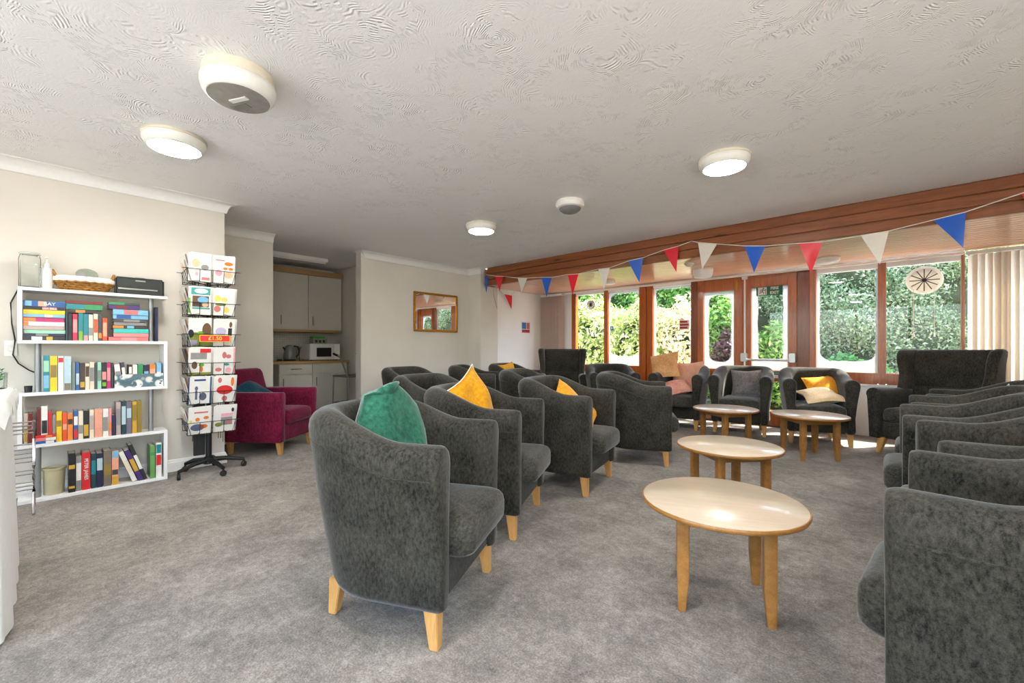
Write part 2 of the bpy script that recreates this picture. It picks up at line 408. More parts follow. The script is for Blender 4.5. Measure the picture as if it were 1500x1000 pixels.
# ================================================================== window wall
def pane(parent, x0, x1, z0, z1, mist=0, border=None, y=.03, rnd=.12):
    mt = M['clear'] if not mist else mat_glass('fogged_glass', (x1 - x0, z1 - z0), mist, border, rnd)
    return MB().box((0, 0, 0), (x1 - x0, .006, z1 - z0)).build('glass_pane', mt, parent, loc=((x0 + x1) / 2, y, (z0 + z1) / 2))
def bar(parent, name, x0, x1, z0, z1, y0=-.02, y1=.07, mt='frame'):
    return MB().bx(x0, x1, y0, y1, z0, z1).build(name, M[mt], parent, bevel=.006)
HZ = 2.0      # head of glazing
w1 = struct(empty('window_1', (0, WIN, 0)), 'pair of tall timber windows at the left of the bay')
bar(w1, 'post', -4.494, -4.404, .62, SOF - .002); bar(w1, 'mullion', -3.825, -3.745, .62, SOF - .002)
bar(w1, 'sill_rail', -4.404, -3.825, .62, .75, -.01, .06); bar(w1, 'sill_rail', -3.745, -3.157, .62, .75, -.01, .06)
bar(w1, 'head_rail', -4.404, -3.825, HZ, SOF - .002, -.01, .06, 'white'); bar(w1, 'head_rail', -3.745, -3.157, HZ, SOF - .002, -.01, .06, 'white')
pane(w1, -4.404, -3.825, .75, HZ); pane(w1, -3.745, -3.157, .75, HZ, .9, (.025, .025, .16, .035))
bar(w1, 'reveal', -4.625, -4.496, .0, SOF - .002, -.005, .06, 'white')
w2 = struct(empty('window_2', (0, WIN, 0)), 'single tall timber window between thick posts')
bar(w2, 'post', -3.157, -3.04, 0, SOF - .002, -.05, .07); bar(w2, 'post', -3.035, -2.936, 0, SOF - .002, -.03, .07)
bar(w2, 'post', -2.338, -2.24, 0, SOF - .002, -.03, .07, 'frame_dark')
bar(w2, 'sill_rail', -2.936, -2.338, .62, .75, -.01, .06); bar(w2, 'head_rail', -2.936, -2.338, HZ, SOF - .002, -.01, .06, 'white')
pane(w2, -2.936, -2.338, .75, HZ, .85, (.035, .03, .03, .03), rnd=.04)
d1 = struct(empty('door_1', (0, WIN, 0)), 'left glazed timber door of the exit pair')
bar(d1, 'stile', -2.238, -2.16, .01, SOF - .004, -.035, .06); bar(d1, 'stile', -1.743, -1.632, .01, SOF - .004, -.035, .06)
bar(d1, 'top_rail', -2.16, -1.743, 1.862, SOF - .004, -.03, .06); bar(d1, 'middle_rail', -2.16, -1.743, .6, .745, -.03, .06); bar(d1, 'bottom_rail', -2.16, -1.743, .01, .2, -.03, .06)
pane(d1, -2.16, -1.743, .745, 1.862, .92, (.06, .05, .10, .05)); pane(d1, -2.16, -1.743, .2, .6)
bt = MB(); bt.bx(-1.715, -1.69, -.05, -.035, 1.86, 2.0); [bt.bx(-1.71, -1.695, -.056, -.049, z, z + .02) for z in (1.875, 1.92, 1.965)]; bt.build('bolt', M['brass'], d1)
d2 = struct(empty('door_2', (0, WIN, 0)), 'right glazed timber fire exit door with push bar')
bar(d2, 'stile', -1.628, -1.527, .01, SOF - .004, -.035, .06); bar(d2, 'stile', -1.094, -.996, .01, SOF - .004, -.035, .06)
bar(d2, 'top_rail', -1.527, -1.094, 1.875, SOF - .004, -.03, .06); bar(d2, 'middle_rail', -1.527, -1.094, .6, .745, -.03, .06); bar(d2, 'bottom_rail', -1.527, -1.094, .01, .2, -.03, .06)
pane(d2, -1.527, -1.094, .745, 1.875, .92, (.07, .065, .13, .02), rnd=.05); pane(d2, -1.527, -1.094, .2, .6)
pb = MB().tube([(-1.60, -.115, .885), (-1.02, -.115, .885)], .016, 10).build('push_bar', M['steel'], d2, smooth=True)
for x in (-1.60, -1.035): MB().bx(x - .035, x + .035, -.135, -.035, .86, .975).build('bar_bracket', M['steel'], pb, bevel=.008)
MB().tube([(-1.60, -.055, .97), (-1.60, -.055, 2.02)], .012, 8).build('bolt_rod', M['white_plastic'], d2, smooth=True)
MB().tube([(-1.60, -.055, .05), (-1.60, -.055, .86)], .012, 8).build('bolt_rod', M['white_plastic'], d2, smooth=True)
MB().bx(-1.635, -1.565, -.08, -.035, 1.99, 2.04).build('bolt_keeper', M['white_plastic'], d2, bevel=.005)
pp = MB().bx(-1.40, -1.17, -.036, -.031, .645, .735).build('notice_plate', M['white'], d2)
MB().bx(-1.39, -1.18, -.038, -.036, .69, .73).build('green_strip', K('sign_green', S(10, 104, 66)), pp)
text_mesh('lettering', 'PUSH BAR TO OPEN', .021, M['white'], pp, (-1.285, -.0385, .71), (R(90), 0, 0), .0004)
w3 = struct(empty('window_3', (0, WIN, 0)), 'pair of wide timber windows beside the fire exit door')
bar(w3, 'panel', -.992, -.86, 0, SOF - .002, -.03, .07, 'frame_dark'); bar(w3, 'post', -.858, -.792, 0, SOF - .002, -.045, .07)
bar(w3, 'mullion', -.201, -.129, .62, SOF - .002); bar(w3, 'post', .474, .50, 0, SOF - .002, -.03, .07)
bar(w3, 'sill_rail', -.792, -.201, .62, .75, -.01, .06); bar(w3, 'sill_rail', -.129, .474, .62, .75, -.01, .06)
bar(w3, 'head_rail', -.792, -.201, HZ - .02, SOF - .002, -.01, .06, 'white'); bar(w3, 'head_rail', -.129, .474, HZ - .02, SOF - .002, -.01, .06, 'white')
pane(w3, -.792, -.201, .75, HZ - .02, .9, (.03, .022, .135, -.05)); pane(w3, -.129, .474, .75, HZ - .02)
w4 = struct(empty('window_4', (0, WIN, 0)), 'window covered by the vertical blind on the right')
bar(w4, 'sill_rail', .5, XR, .62, .75, .0, .06); bar(w4, 'mullion', 1.3, 1.37, .75, SOF - .002, 0, .06); pane(w4, .5, XR, .75, SOF - .01)
# low wall under the windows
struct(MB().bx(-4.45, -3.157, WIN + .005, WIN + .1, 0, .618).bx(-2.936, -2.338, WIN + .005, WIN + .1, 0, .618).build('wall_window_left', M['wall_white']))
struct(MB().bx(-.792, XR, WIN + .005, WIN + .1, 0, .618).build('wall_window_right', M['wall_white']))
sl = MB(); sl.bx(-.79, .474, WIN - .035, WIN + .0, .595, .618); struct(sl.build('trim_4', M['trim'], bevel=.004))
sl = MB(); sl.bx(-4.49, -3.16, WIN - .035, WIN + .0, .595, .618); struct(sl.build('trim_5', M['trim'], bevel=.004))

# vertical blinds: rail plus separate turned slats
M['slat'] = mat_slat('blind_fabric', S(214, 204, 188)); M['slat_pink'] = mat_slat('blind_fabric_rose', S(206, 186, 176))
def blind(label, x0, x1, step, mt, ang, loc_y=WIN - .085):
    b = thing('vertical_blind', label, 'blind', (0, loc_y, 0))
    MB().bx(x0 - .03, x1, -.02, .02, SOF - .055, SOF - .022).build('head_rail', M['white_plastic'], b, bevel=.004)
    me = None; x = x0; i = 0
    while x < x1:
        if me is None:
            mb = MB(); n = 5; wd = .089
            mb.loft([[(-wd / 2 + wd * k / n, .006 * math.sin(PI * k / n), z) for k in range(n + 1)] for z in (0, 1.93)], closed=False, caps=False)
            o = mb.build('slat', M[mt], b, smooth=True); me = o.data
        else:
            o = bpy.data.objects.new('slat', me); col.objects.link(o); o.parent = b
        o.location = (x + .02, 0, .085); o.rotation_euler = (0, 0, R(ang + 14 * math.sin(i * 2.1) + random.uniform(-8, 8)))
        x += step * (1 + .35 * math.sin(i * 1.3)); i += 1
    return b
blind('vertical fabric blind drawn to the left end of the bay window', -5.13, -4.66, .045, 'slat_pink', 40)
blind('wide cream vertical fabric blind closed across the window right of the wing chair', .53, XR - .1, .046, 'slat', -38)
# blind rail across the open windows
rl = thing('blind_rail', 'long pale blind track under the boarded soffit along the windows', 'rail', (0, WIN - .085, SOF))
MB().bx(-4.60, .49, -.02, .02, -.047, -.022).build('track', M['white_plastic'], rl, bevel=.004)
MB().bx(-4.60, .49, -.012, .012, -.022, -.0005).build('track_bracket', M['steel'], rl)

# ================================================================== outside
struct(MB().bx(-16, 14, -14, 16, -.2, -.09).build('ground_outside', M['pave']))
def foliage(name, pts, nrm, size, mt, parent, seed):
    rng = np.random.default_rng(seed); n = len(pts)
    d = nrm + rng.normal(0, .55, (n, 3)); d /= np.linalg.norm(d, axis=1)[:, None]
    a = rng.normal(0, 1, (n, 3)); a[:, 2] -= .3
    u = np.cross(d, a); u /= np.linalg.norm(u, axis=1)[:, None]; v = np.cross(d, u)
    s = size * rng.uniform(.6, 1.35, (n, 1))
    V = np.stack([pts - v * s, pts + u * s * .42 + d * s * .12, pts + v * s, pts - u * s * .42 + d * s * .12], 1).reshape(-1, 3)
    me = bpy.data.meshes.new(name); me.vertices.add(4 * n); me.vertices.foreach_set('co', V.ravel())
    me.loops.add(4 * n); me.loops.foreach_set('vertex_index', np.arange(4 * n)); me.polygons.add(n)
    me.polygons.foreach_set('loop_start', np.arange(n) * 4); me.update(calc_edges=True); me.materials.append(mt)
    o = bpy.data.objects.new(name, me); col.objects.link(o); o.parent = parent; o['kind'] = 'stuff'; return o
def blob_pts(rng, n, rad, cz, jit=.12):
    p = rng.normal(0, 1, (n, 3)); p /= np.linalg.norm(p, axis=1)[:, None]
    lump = 1 + .13 * np.sin(p[:, 0:1] * 7 + 1) * np.cos(p[:, 2:3] * 6) + .08 * np.sin(p[:, 1:2] * 15)
    r = lump * rng.uniform(1 - jit * 2.2, 1.03, (n, 1)); q = p * r * np.array(rad); q[:, 2] += cz
    return q, p
def bush(label, loc, rad, n, size, mt, seed, cat='bush', name='garden_bush'):
    b = thing(name, label, cat, (loc[0], loc[1], -.05)); rng = np.random.default_rng(seed)
    q, p = blob_pts(rng, n, rad, rad[2] * .92); k = q[:, 2] > .03
    foliage('foliage', q[k], p[k], size, mt, b, seed)
    mb = MB()
    for i in range(7):
        a = i * 2.4; mb.tube([(.05 * math.cos(a), .05 * math.sin(a), 0), (rad[0] * .45 * math.cos(a), rad[1] * .45 * math.sin(a), rad[2] * 1.1)], [.03, .008], 5)
    mb.build('stem', M['soil'], b)
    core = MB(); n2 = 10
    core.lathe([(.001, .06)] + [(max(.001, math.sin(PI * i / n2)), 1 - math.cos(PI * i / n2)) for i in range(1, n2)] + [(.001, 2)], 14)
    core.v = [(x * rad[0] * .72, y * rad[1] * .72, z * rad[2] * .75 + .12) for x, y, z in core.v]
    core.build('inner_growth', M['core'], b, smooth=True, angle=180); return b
def hedge(label, x0, x1, y, h, n, size, mt, seed):
    b = thing('hedge', label, 'hedge', ((x0 + x1) / 2, y, -.05)); rng = np.random.default_rng(seed); L = x1 - x0
    x = rng.uniform(-L / 2, L / 2, n); z = rng.uniform(.04, h, n)
    dep = .10 * np.sin(x * 2.3 + 1) * np.sin(z * 2.9) + .07 * np.sin(x * 6 + z * 5) + rng.uniform(-.14, .03, n)
    P = np.stack([x, -dep - .35, z], 1); N = np.tile(np.array([[0, -1, .45]]), (n, 1))
    m = n // 5; xt = rng.uniform(-L / 2, L / 2, m); P2 = np.stack([xt, rng.uniform(-.35, .35, m), h + .06 * np.sin(xt * 4) + rng.uniform(-.06, .06, m)], 1)
    foliage('foliage', np.concatenate([P, P2]), np.concatenate([N, np.tile(np.array([[0, -.2, 1.]]), (m, 1))]), size, mt, b, seed)
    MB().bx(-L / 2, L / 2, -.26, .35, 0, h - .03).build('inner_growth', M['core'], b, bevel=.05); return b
M['leaf_grey'] = mat_leaf('grey_green_leaf', [S(56, 88, 46), S(98, 132, 80), S(150, 172, 130), S(200, 210, 184)], .35)
M['leaf_green'] = mat_leaf('fresh_green_leaf', [S(40, 84, 30), S(84, 140, 52), S(134, 182, 80), S(190, 214, 130)], .4)
M['leaf_yellow'] = mat_leaf('yellow_green_leaf', [S(84, 118, 44), S(160, 182, 90), S(214, 218, 150), S(244, 240, 214)], .4)
M['leaf_cream'] = mat_leaf('cream_blossom', [S(190, 190, 120), S(236, 226, 186), S(250, 244, 224)], .3)
M['leaf_dark'] = mat_leaf('purple_leaf', [S(44, 26, 34), S(84, 48, 60), S(70, 66, 50)], .25)
M['leaf_fern'] = mat_leaf('fern_leaf', [S(46, 110, 58), S(90, 160, 90), S(150, 200, 140)], .4)
M['petal_red'] = mat_leaf('red_petal', [S(190, 20, 20), S(236, 60, 50)], .3)
hedge('tall dense grey-green clipped hedge filling the view behind the right windows', -2.4, 3.4, 9.9, 2.6, 60000, .03, M['leaf_grey'], 1)
hedge('tall fresh green hedge behind the left windows', -10.5, -2.4, 10.4, 3.0, 26000, .06, M['leaf_green'], 2)
bush('big yellow-green sunlit shrub outside the leftmost pair of windows', (-5.6, 9.0), (1.25, .7, 1.15), 9000, .06, M['leaf_yellow'], 3)
bush('rounded yellow shrub outside the second pane from the left', (-4.15, 8.75), (.75, .55, 1.1), 6000, .055, M['leaf_yellow'], 4)
bush('cream-flowered shrub outside the single window', (-3.35, 8.9), (.65, .55, 1.05), 6500, .055, M['leaf_cream'], 5)
bush('leafy green shrub outside the left door', (-2.55, 9.0), (.5, .5, 1.05), 5000, .055, M['leaf_green'], 6)
bush('dark purple-leaved shrub outside the left door', (-2.42, 8.6), (.3, .3, .72), 2200, .05, M['leaf_dark'], 7)
bush('small bright yellow bush low down outside the left door', (-2.25, 8.3), (.2, .2, .42), 1200, .04, M['leaf_yellow'], 8)
bush('green shrub outside the fire exit door', (-1.75, 9.1), (.5, .4, .78), 4500, .05, M['leaf_green'], 9)
bush('spreading fern-like plant at the foot of the hedge behind the wide window', (-.75, 9.0), (.75, .4, .48), 5000, .065, M['leaf_fern'], 10)
bush('tall light green shrub rising above the hedge behind the rightmost window', (.6, 10.9), (1.7, .6, 1.75), 9000, .06, M['leaf_green'], 11)
fl = bush('small red flowering plant under the hedge behind the wing chair', (.22, 8.3), (.16, .16, .34), 700, .045, M['petal_red'], 12)
bush('small yellow flowering plant beside the red flowers', (-.02, 8.3), (.16, .16, .28), 600, .045, M['leaf_yellow'], 13)

# ================================================================== seating
def rrect(hx, hy, r, n=5):
    p = []
    for cx, cy, a0 in ((hx - r, hy - r, 0), (-hx + r, hy - r, 90), (-hx + r, -hy + r, 180), (hx - r, -hy + r, 270)):
        for i in range(n + 1): a = R(a0 + 90 * i / n); p.append((cx + r * math.cos(a), cy + r * math.sin(a)))
    return p
def soft_pad(x0, x1, hy, z0, z1, r=.05, crown=.012):
    hx = (x1 - x0) / 2; cx = (x0 + x1) / 2; rings = []
    for zz, ins in ((z0, .03), (z0 + .006, .012), (z0 + .022, .002), (z0 + .045, 0), (z1 - .05, 0), (z1 - .028, .004), (z1 - .012, .014), (z1 - .002, .032), (z1 + crown * .5, .075), (z1 + crown * .9, .13), (z1 + crown, .18)):
        q = rrect(hx - ins, max(.02, hy - ins), max(.01, r - ins * .3)); rings.append([(cx + a, b, zz) for a, b in q])
    return MB().loft(rings)
def leg_mesh(x, y, z1, top=.05, bot=.032, dx=0, dy=0):
    mb = MB(); rings = []
    for z, s in ((0, bot), (z1, top)):
        k = z / z1; cx = x + dx * (1 - k); cy = y + dy * (1 - k)
        rings.append([(cx + a, cy + b, z) for a, b in ((s / 2, s / 2), (-s / 2, s / 2), (-s / 2, -s / 2), (s / 2, -s / 2))])
    return mb.loft(rings)
def smooth(a, b, x): k = min(1, max(0, (x - a) / (b - a))); return k * k * (3 - 2 * k)

TUB_G = 'charcoal tub chairs'
def make_tub():
    root = thing('tub_chair', '', 'armchair', group=TUB_G); z0 = .135
    HW = .272; path = []
    for i in range(9): path.append((.262 - i * .035, -HW))
    for i in range(1, 24):
        a = PI * i / 24; c, s = math.cos(a), math.sin(a); e = 2 / 2.7
        path.append((-.02 - .285 * abs(s) ** e, -HW * math.copysign(abs(c) ** e, c)))
    for i in range(8, -1, -1): path.append((.262 - i * .035, HW))
    P = [Vector(p) for p in path]; rings = []; seam = []
    def prof(x, back):
        h = .712 + .102 * smooth(.12, -.24, x); ob = .022 - .05 * back
        pts = [(ob - .02, z0), (ob, z0 + .004), (ob + .012, z0 + .03), (.030 - .02 * back, .30), (.048 - .01 * back, .46), (.066, h - .14), (.073, h - .09)]
        rr = .067; c0 = (.008, h - rr)
        for i in range(9): a = R(-4 + 188 * i / 8); pts.append((c0[0] + rr * math.cos(a), c0[1] + rr * math.sin(a) * 1.0))
        pts += [(-.052, h - .14), (-.046, .44), (-.044, .32), (-.040, .20), (-.036, z0)]
        return pts, h
    n = len(P)
    def ring(p, nr, back, k=1, kz=1, off=Vector((0, 0))):
        pts, h = prof(p.x, back); mid = (h + z0) / 2; out = []
        for q, z in pts:
            q2 = .006 + (q - .006) * k; z2 = mid + (z - mid) * kz
            out.append((p.x + off.x + nr.x * q2, p.y + off.y + nr.y * q2, z2))
        return out
    nrs = []
    for i in range(n):
        d = (P[min(n - 1, i + 1)] - P[max(0, i - 1)]).normalized(); nrs.append(Vector((-d.y, d.x)) * -1)
    if nrs[0].y > 0: nrs = [-q for q in nrs]
    F = Vector((1, 0))
    for k, kz, o in ((.55, .955, .026), (.8, .978, .022), (.94, .993, .012)): rings.append(ring(P[0], nrs[0], 0, k, kz, F * o))
    for i, p in enumerate(P):
        bk = smooth(-.02, -.28, p.x); rings.append(ring(p, nrs[i], bk)); pts, h = prof(p.x, bk)
        seam.append((p.x + nrs[i].x * .0705, p.y + nrs[i].y * .0705, h - .112))
    for k, kz, o in ((.94, .993, .012), (.8, .978, .022), (.55, .955, .026)): rings.append(ring(P[-1], nrs[-1], 0, k, kz, F * o))
    MB().loft(rings).build('shell', M['charcoal'], root, smooth=True, angle=75)
    MB().tube(seam, .0032, 5).build('piping', M['charcoal'], root, smooth=True)
    soft_pad(-.235, .362, .222, .292, .428, .06, .016).build('seat_cushion', M['charcoal_seat'], root, smooth=True, angle=180)
    MB().bx(.17, .262, -.232, .232, .137, .296).build('front_rail', M['charcoal'], root, bevel=.012)
    MB().prism(rrect(.2, .2, .1), 'z', .137, .292).build('base', M['charcoal'], root)
    for x, y, dx, dy in ((.235, -.262, .012, -.006), (.235, .262, .012, .006), (-.215, -.185, -.018, -.006), (-.215, .185, -.018, .006)):
        leg_mesh(x, y, .145, .054, .034, dx, dy).build('leg', M['beech'], root, bevel=.003)
    return root
TUBS = [
 (-1.544, 1.062, 26, 'charcoal tub chair nearest the camera, holding the green cushion'),
 (-1.91, 1.883, 25, 'charcoal tub chair with a yellow cushion standing up, just behind the nearest tub chair'),
 (-1.944, 2.80, 12, 'charcoal tub chair with a reclining yellow cushion, third of the left row'),
 (-1.875, 3.838, 28, 'cushionless charcoal tub chair at the far end of the left row, side towards camera'),
 (-2.95, 2.32, 12, 'empty charcoal tub chair directly behind the chair with the standing yellow cushion'),
 (-2.95, 3.62, 20, 'charcoal tub chair behind the one with the reclining yellow cushion, long arm pointing right'),
 (-4.35, 3.05, 10, 'charcoal tub chair in the back row under the left side of the mirror'),
 (-4.30, 4.02, 38, 'charcoal tub chair in the back row just right of the mirror'),
 (-4.28, 4.78, 10, 'charcoal tub chair with a flat yellow cushion by the far white wall'),
 (-3.06, 5.46, -47, 'charcoal tub chair between the left wing chair and the chair full of cushions'),
 (-2.20, 5.80, -86, 'charcoal tub chair heaped with orange and pink cushions before the single window'),
 (-1.486, 5.94, -83, 'charcoal tub chair with a grey cushion in front of the glazed doors'),
 (-.723, 5.893, -72, 'charcoal tub chair with cream and yellow cushions in front of the wide window'),
 (.283, 1.655, 175, 'charcoal tub chair cut off by the right edge, nearest of the right row'),
 (.365, 2.535, -175, 'charcoal tub chair with a peach cushion, second of the right row'),
 (.287, 3.240, 181, 'charcoal tub chair third of the right row with its seat front showing'),
 (.33, 3.942, 180, 'charcoal tub chair with a yellow cushion, fourth of the right row'),
 (.44, 4.655, 176, 'charcoal tub chair with a pale blue cushion, farthest of the right row'),
]
tub0 = make_tub()
for i, (x, y, a, lb) in enumerate(TUBS):
    o = tub0 if i == 0 else copy_tree(tub0)
    o.location = (x, y, 0); o.rotation_euler = (0, 0, R(a)); o['label'] = lb

def make_wing():
    root = thing('wing_chair', '', 'armchair', group='charcoal wing chairs')
    mt = M['charcoal']
    MB().bx(-.30, .31, -.27, .27, .15, .33).build('base', mt, root, bevel=.02)
    soft_pad(-.24, .33, .262, .322, .452, .05, .018).build('seat_cushion', M['charcoal_seat'], root, smooth=True, angle=180)
    for s in (-1, 1):
        rings = []
        for x, k in ((-.33, .8), (-.325, 1), (-.1, 1), (.1, 1), (.27, 1.06), (.325, 1.1), (.345, 1.0), (.352, .75)):
            z1 = .635 + .012 * smooth(.0, .3, x); pts = []
            for q, z in ((-.04, .15), (.038, .15), (.046, .35), (.058, z1 - .09)): pts.append((q, z))
            for i in range(9): a = R(180 * i / 8 - 6); pts.append((.004 + .062 * math.cos(a), z1 - .062 + .062 * math.sin(a)))
            pts += [(-.05, z1 - .1), (-.042, .35)]
            rings.append([(x, s * (.318 + (q) * k), .39 + (z - .39) * (1 if k > .9 else .97)) for q, z in pts])
        MB().loft(rings).build('arm', mt, root, smooth=True, angle=75)
        rings = []
        for z, xa, xb, off, th in ((.56, -.35, -.06, .318, .07), (.66, -.36, -.085, .318, .075), (.78, -.375, -.13, .316, .08), (.90, -.385, -.125, .318, .085), (.97, -.395, -.14, .322, .09), (1.01, -.395, -.165, .325, .088), (1.03, -.385, -.195, .325, .066), (1.037, -.37, -.225, .325, .036)):
            cx = (xa + xb) / 2; q = rrect((xb - xa) / 2, th / 2, min(.034, th * .45), 4)
            rings.append([(cx + a, s * off + b + s * .045 * ((cx + a - xa) / (xb - xa) - .3) * smooth(.6, 1.0, z), z) for a, b in q])
        MB().loft(rings).build('wing', mt, root, smooth=True, angle=75)
    rings = []
    for z, x0_, x1_, hy in ((.30, -.33, -.17, .285), (.45, -.35, -.165, .285), (.648, -.372, -.205, .285), (.66, -.373, -.215, .284), (.672, -.375, -.205, .285), (.85, -.395, -.232, .285), (.97, -.41, -.255, .288), (1.005, -.415, -.272, .288), (1.024, -.405, -.29, .285), (1.03, -.39, -.31, .28)):
        q = rrect((x1_ - x0_) / 2, hy, .035, 4); rings.append([((x0_ + x1_) / 2 + a, b, z) for a, b in q])
    MB().loft(rings).build('backrest', mt, root, smooth=True, angle=75)
    for x, y, dx, dy in ((.28, -.27, .03, -.02), (.28, .27, .03, .02), (-.27, -.25, -.05, -.01), (-.27, .25, -.05, .01)):
        leg_mesh(x, y, .155, .062, .038, dx, dy).build('leg', M['beech'], root, bevel=.004)
    return root
wc = make_wing(); wc.location = (-4.02, 5.63, 0); wc.rotation_euler = (0, 0, R(-54)); wc['label'] = 'charcoal high-backed wing chair in front of the left window blind'
wc2 = copy_tree(wc); wc2.location = (.235, 5.80, 0); wc2.rotation_euler = (0, 0, R(-118)); wc2['label'] = 'charcoal high-backed wing chair beside the wide cream blind'

# burgundy armchair in the alcove
ba = thing('armchair', 'burgundy fabric armchair with beech legs in the alcove behind the card rack', 'armchair', (-4.875, 1.625, 0), R(38))
for s in (-1, 1):
    rings = []
    for x, k in ((-.30, .7), (-.295, 1), (0, 1), (.22, 1), (.27, 1.05), (.305, 1.0), (.315, .7)):
        z1 = .615; pts = [(-.045, .13), (.032, .13), (.036, .3), (.056, z1 - .09), (.062, z1 - .035), (.05, z1 - .008), (.02, z1), (-.03, z1 - .003), (-.052, z1 - .02), (-.055, z1 - .06), (-.048, .35)]
        rings.append([(x, s * (.29 + q * k), .37 + (z - .37) * (1 if k > .9 else .975)) for q, z in pts])
    MB().loft(rings).build('arm', M['burgundy'], ba, smooth=True, angle=60)
rings = []
for z, xa, xb, hy in ((.14, -.31, -.18, .27), (.42, -.32, -.16, .27), (.62, -.345, -.21, .262), (.78, -.37, -.245, .25), (.815, -.372, -.26, .235), (.828, -.36, -.28, .21)):
    rings.append([((xa + xb) / 2 + a, b, z) for a, b in rrect((xb - xa) / 2, hy, .04, 4)])
MB().loft(rings).build('backrest', M['burgundy'], ba, smooth=True, angle=70)
soft_pad(-.2, .325, .235, .29, .425, .05, .014).build('seat_cushion', M['burgundy'], ba, smooth=True, angle=180)
MB().bx(-.28, .29, -.245, .245, .13, .292).build('base', M['burgundy'], ba, bevel=.012)
for x, y in ((.26, -.26), (.26, .26), (-.26, -.25), (-.26, .25)): leg_mesh(x, y, .135, .055, .034, .008, 0).build('leg', M['beech'], ba, bevel=.003)

# cushions
def cushion(label, loc, a, tilt, roll, c0, c1, size=.42, th=.13, seed=0, piped=None, fold=False, group='scatter cushions', sag=.0):
    rng = random.Random(seed); N = 18; mb = MB(); k1, k2, k3 = rng.uniform(3, 6), rng.uniform(3, 6), rng.uniform(0, 6)
    def P(u, v, s):
        uu, vv = u * 2 - 1, v * 2 - 1
        pin = 1 - .10 * (1 - abs(vv) ** 1.6) * abs(uu) ** 4 ; pin2 = 1 - .10 * (1 - abs(uu) ** 1.6) * abs(vv) ** 4
        x = uu * size / 2 * pin; y = vv * size / 2 * pin2
        t_ = max(0, (1 - abs(uu) ** 2.6) * (1 - abs(vv) ** 2.6)) ** .55 * th / 2
        z = s * t_ * (1 + .10 * math.sin(k1 * uu + k3) * math.cos(k2 * vv)) + .012 * math.sin(k1 * uu * .8 + vv * 2 + k3) + sag * (uu * uu) 
        if fold and uu + vv > 1.25: e = uu + vv - 1.25; x -= e * size / 2 * .85; y -= e * size / 2 * .7; z += .05 * min(1, e / .12)
        return (x, y, z)
    top = [P(i / N, j / N, 1) for i in range(N + 1) for j in range(N + 1)]
    bot = [P(i / N, j / N, -1) for i in range(N + 1) for j in range(N + 1)]
    fs = []; n = N + 1
    for i in range(N):
        for j in range(N): fs.append((i * n + j, (i + 1) * n + j, (i + 1) * n + j + 1, i * n + j + 1))
    mb.add(top, fs); mb.add(bot, [f[::-1] for f in fs])
    bmv = mb.v
    key = 'cushion_' + '_'.join('%d' % round(v * 255) for v in c0[:3] + c1[:3])
    if key not in M: M[key] = mat_fabric(key, c0, c1, (1, 1, 1), 45, .35, bump=.25)
    th_ = thing('cushion', label, 'cushion', loc, 0, group)
    m = Matrix.Rotation(R(a), 4, 'Z') @ Matrix.Rotation(R(tilt), 4, 'Y') @ Matrix.Rotation(R(roll), 4, 'Z'); th_.rotation_euler = m.to_euler()
    o = mb.build('cover', M[key], th_, smooth=True, angle=180)
    bm = bmesh.new(); bm.from_mesh(o.data); bmesh.ops.remove_doubles(bm, verts=bm.verts, dist=.0004); bm.to_mesh(o.data); bm.free()
    rim = [P(i / N, 0, 0) for i in range(N)] + [P(1, j / N, 0) for j in range(N)] + [P(1 - i / N, 1, 0) for i in range(N)] + [P(0, 1 - j / N, 0) for j in range(N)]
    MB().tube(rim, .0035, 5, closed=True).build('piping', piped or M[key], th_, smooth=True)
    return th_
def in_chair(i, lx, ly, z):
    x, y, a, _ = TUBS[i]; c, s = math.cos(R(a)), math.sin(R(a)); return (x + c * lx - s * ly, y + s * lx + c * ly, z)
GRN = (S(24, 72, 58), S(58, 120, 98)); YEL = (S(206, 132, 8), S(240, 178, 44))
cushion('green woven cushion with a folded corner in the nearest tub chair', in_chair(0, -.10, .03, .69), 26, 68, 142, *GRN, .46, .15, 1, fold=True)
cushion('yellow cushion with white piping standing on its corner in the second tub chair', in_chair(1, -.10, -.02, .675), 12, 76, 24, *YEL, .42, .13, 2, piped=M['cord'])
cushion('yellow cushion reclining in the third tub chair of the left row', in_chair(2, .05, .02, .575), 4, 46, 30, *YEL, .42, .11, 3)
cushion('small flat yellow cushion in the tub chair by the far white wall', in_chair(8, -.1, 0, .625), 10, 70, 5, *YEL, .40, .12, 4)
ORG = (S(196, 134, 78), S(232, 186, 132)); SAL = (S(196, 142, 116), S(222, 172, 146)); PNK = (S(196, 124, 104), S(232, 178, 160))
cushion('tan and orange cushion resting on the arm of the heaped tub chair', in_chair(10, -.02, -.22, .80), -86, 62, 12, *ORG, .38, .13, 5)
cushion('plain salmon cushion upright at the back of the heaped tub chair', in_chair(10, -.13, .06, .655), -86, 72, 4, *SAL, .42, .12, 6)
cushion('pink cushion lying on the seat of the heaped tub chair', in_chair(10, .12, -.02, .515), -86, 22, 30, *PNK, .38, .11, 7)
cushion('grey cushion leaning in the tub chair before the doors', in_chair(11, -.09, .05, .60), -83, 66, 4, S(92, 90, 90), S(140, 136, 134), .36, .12, 8)
cushion('yellow cushion behind the cream one in the tub chair before the wide window', in_chair(12, -.11, .12, .585), -72, 50, 14, S(206, 128, 24), S(236, 170, 58), .36, .11, 9)
cushion('cream and gold cushion lying on the seat of the tub chair before the wide window', in_chair(12, .08, .04, .515), -72, 16, 10, S(226, 196, 140), S(240, 228, 200), .38, .11, 10)
cushion('peach cushion in the second tub chair of the right row', in_chair(14, -.02, .04, .585), -175, 52, 20, S(206, 158, 116), S(236, 200, 160), .40, .12, 11)
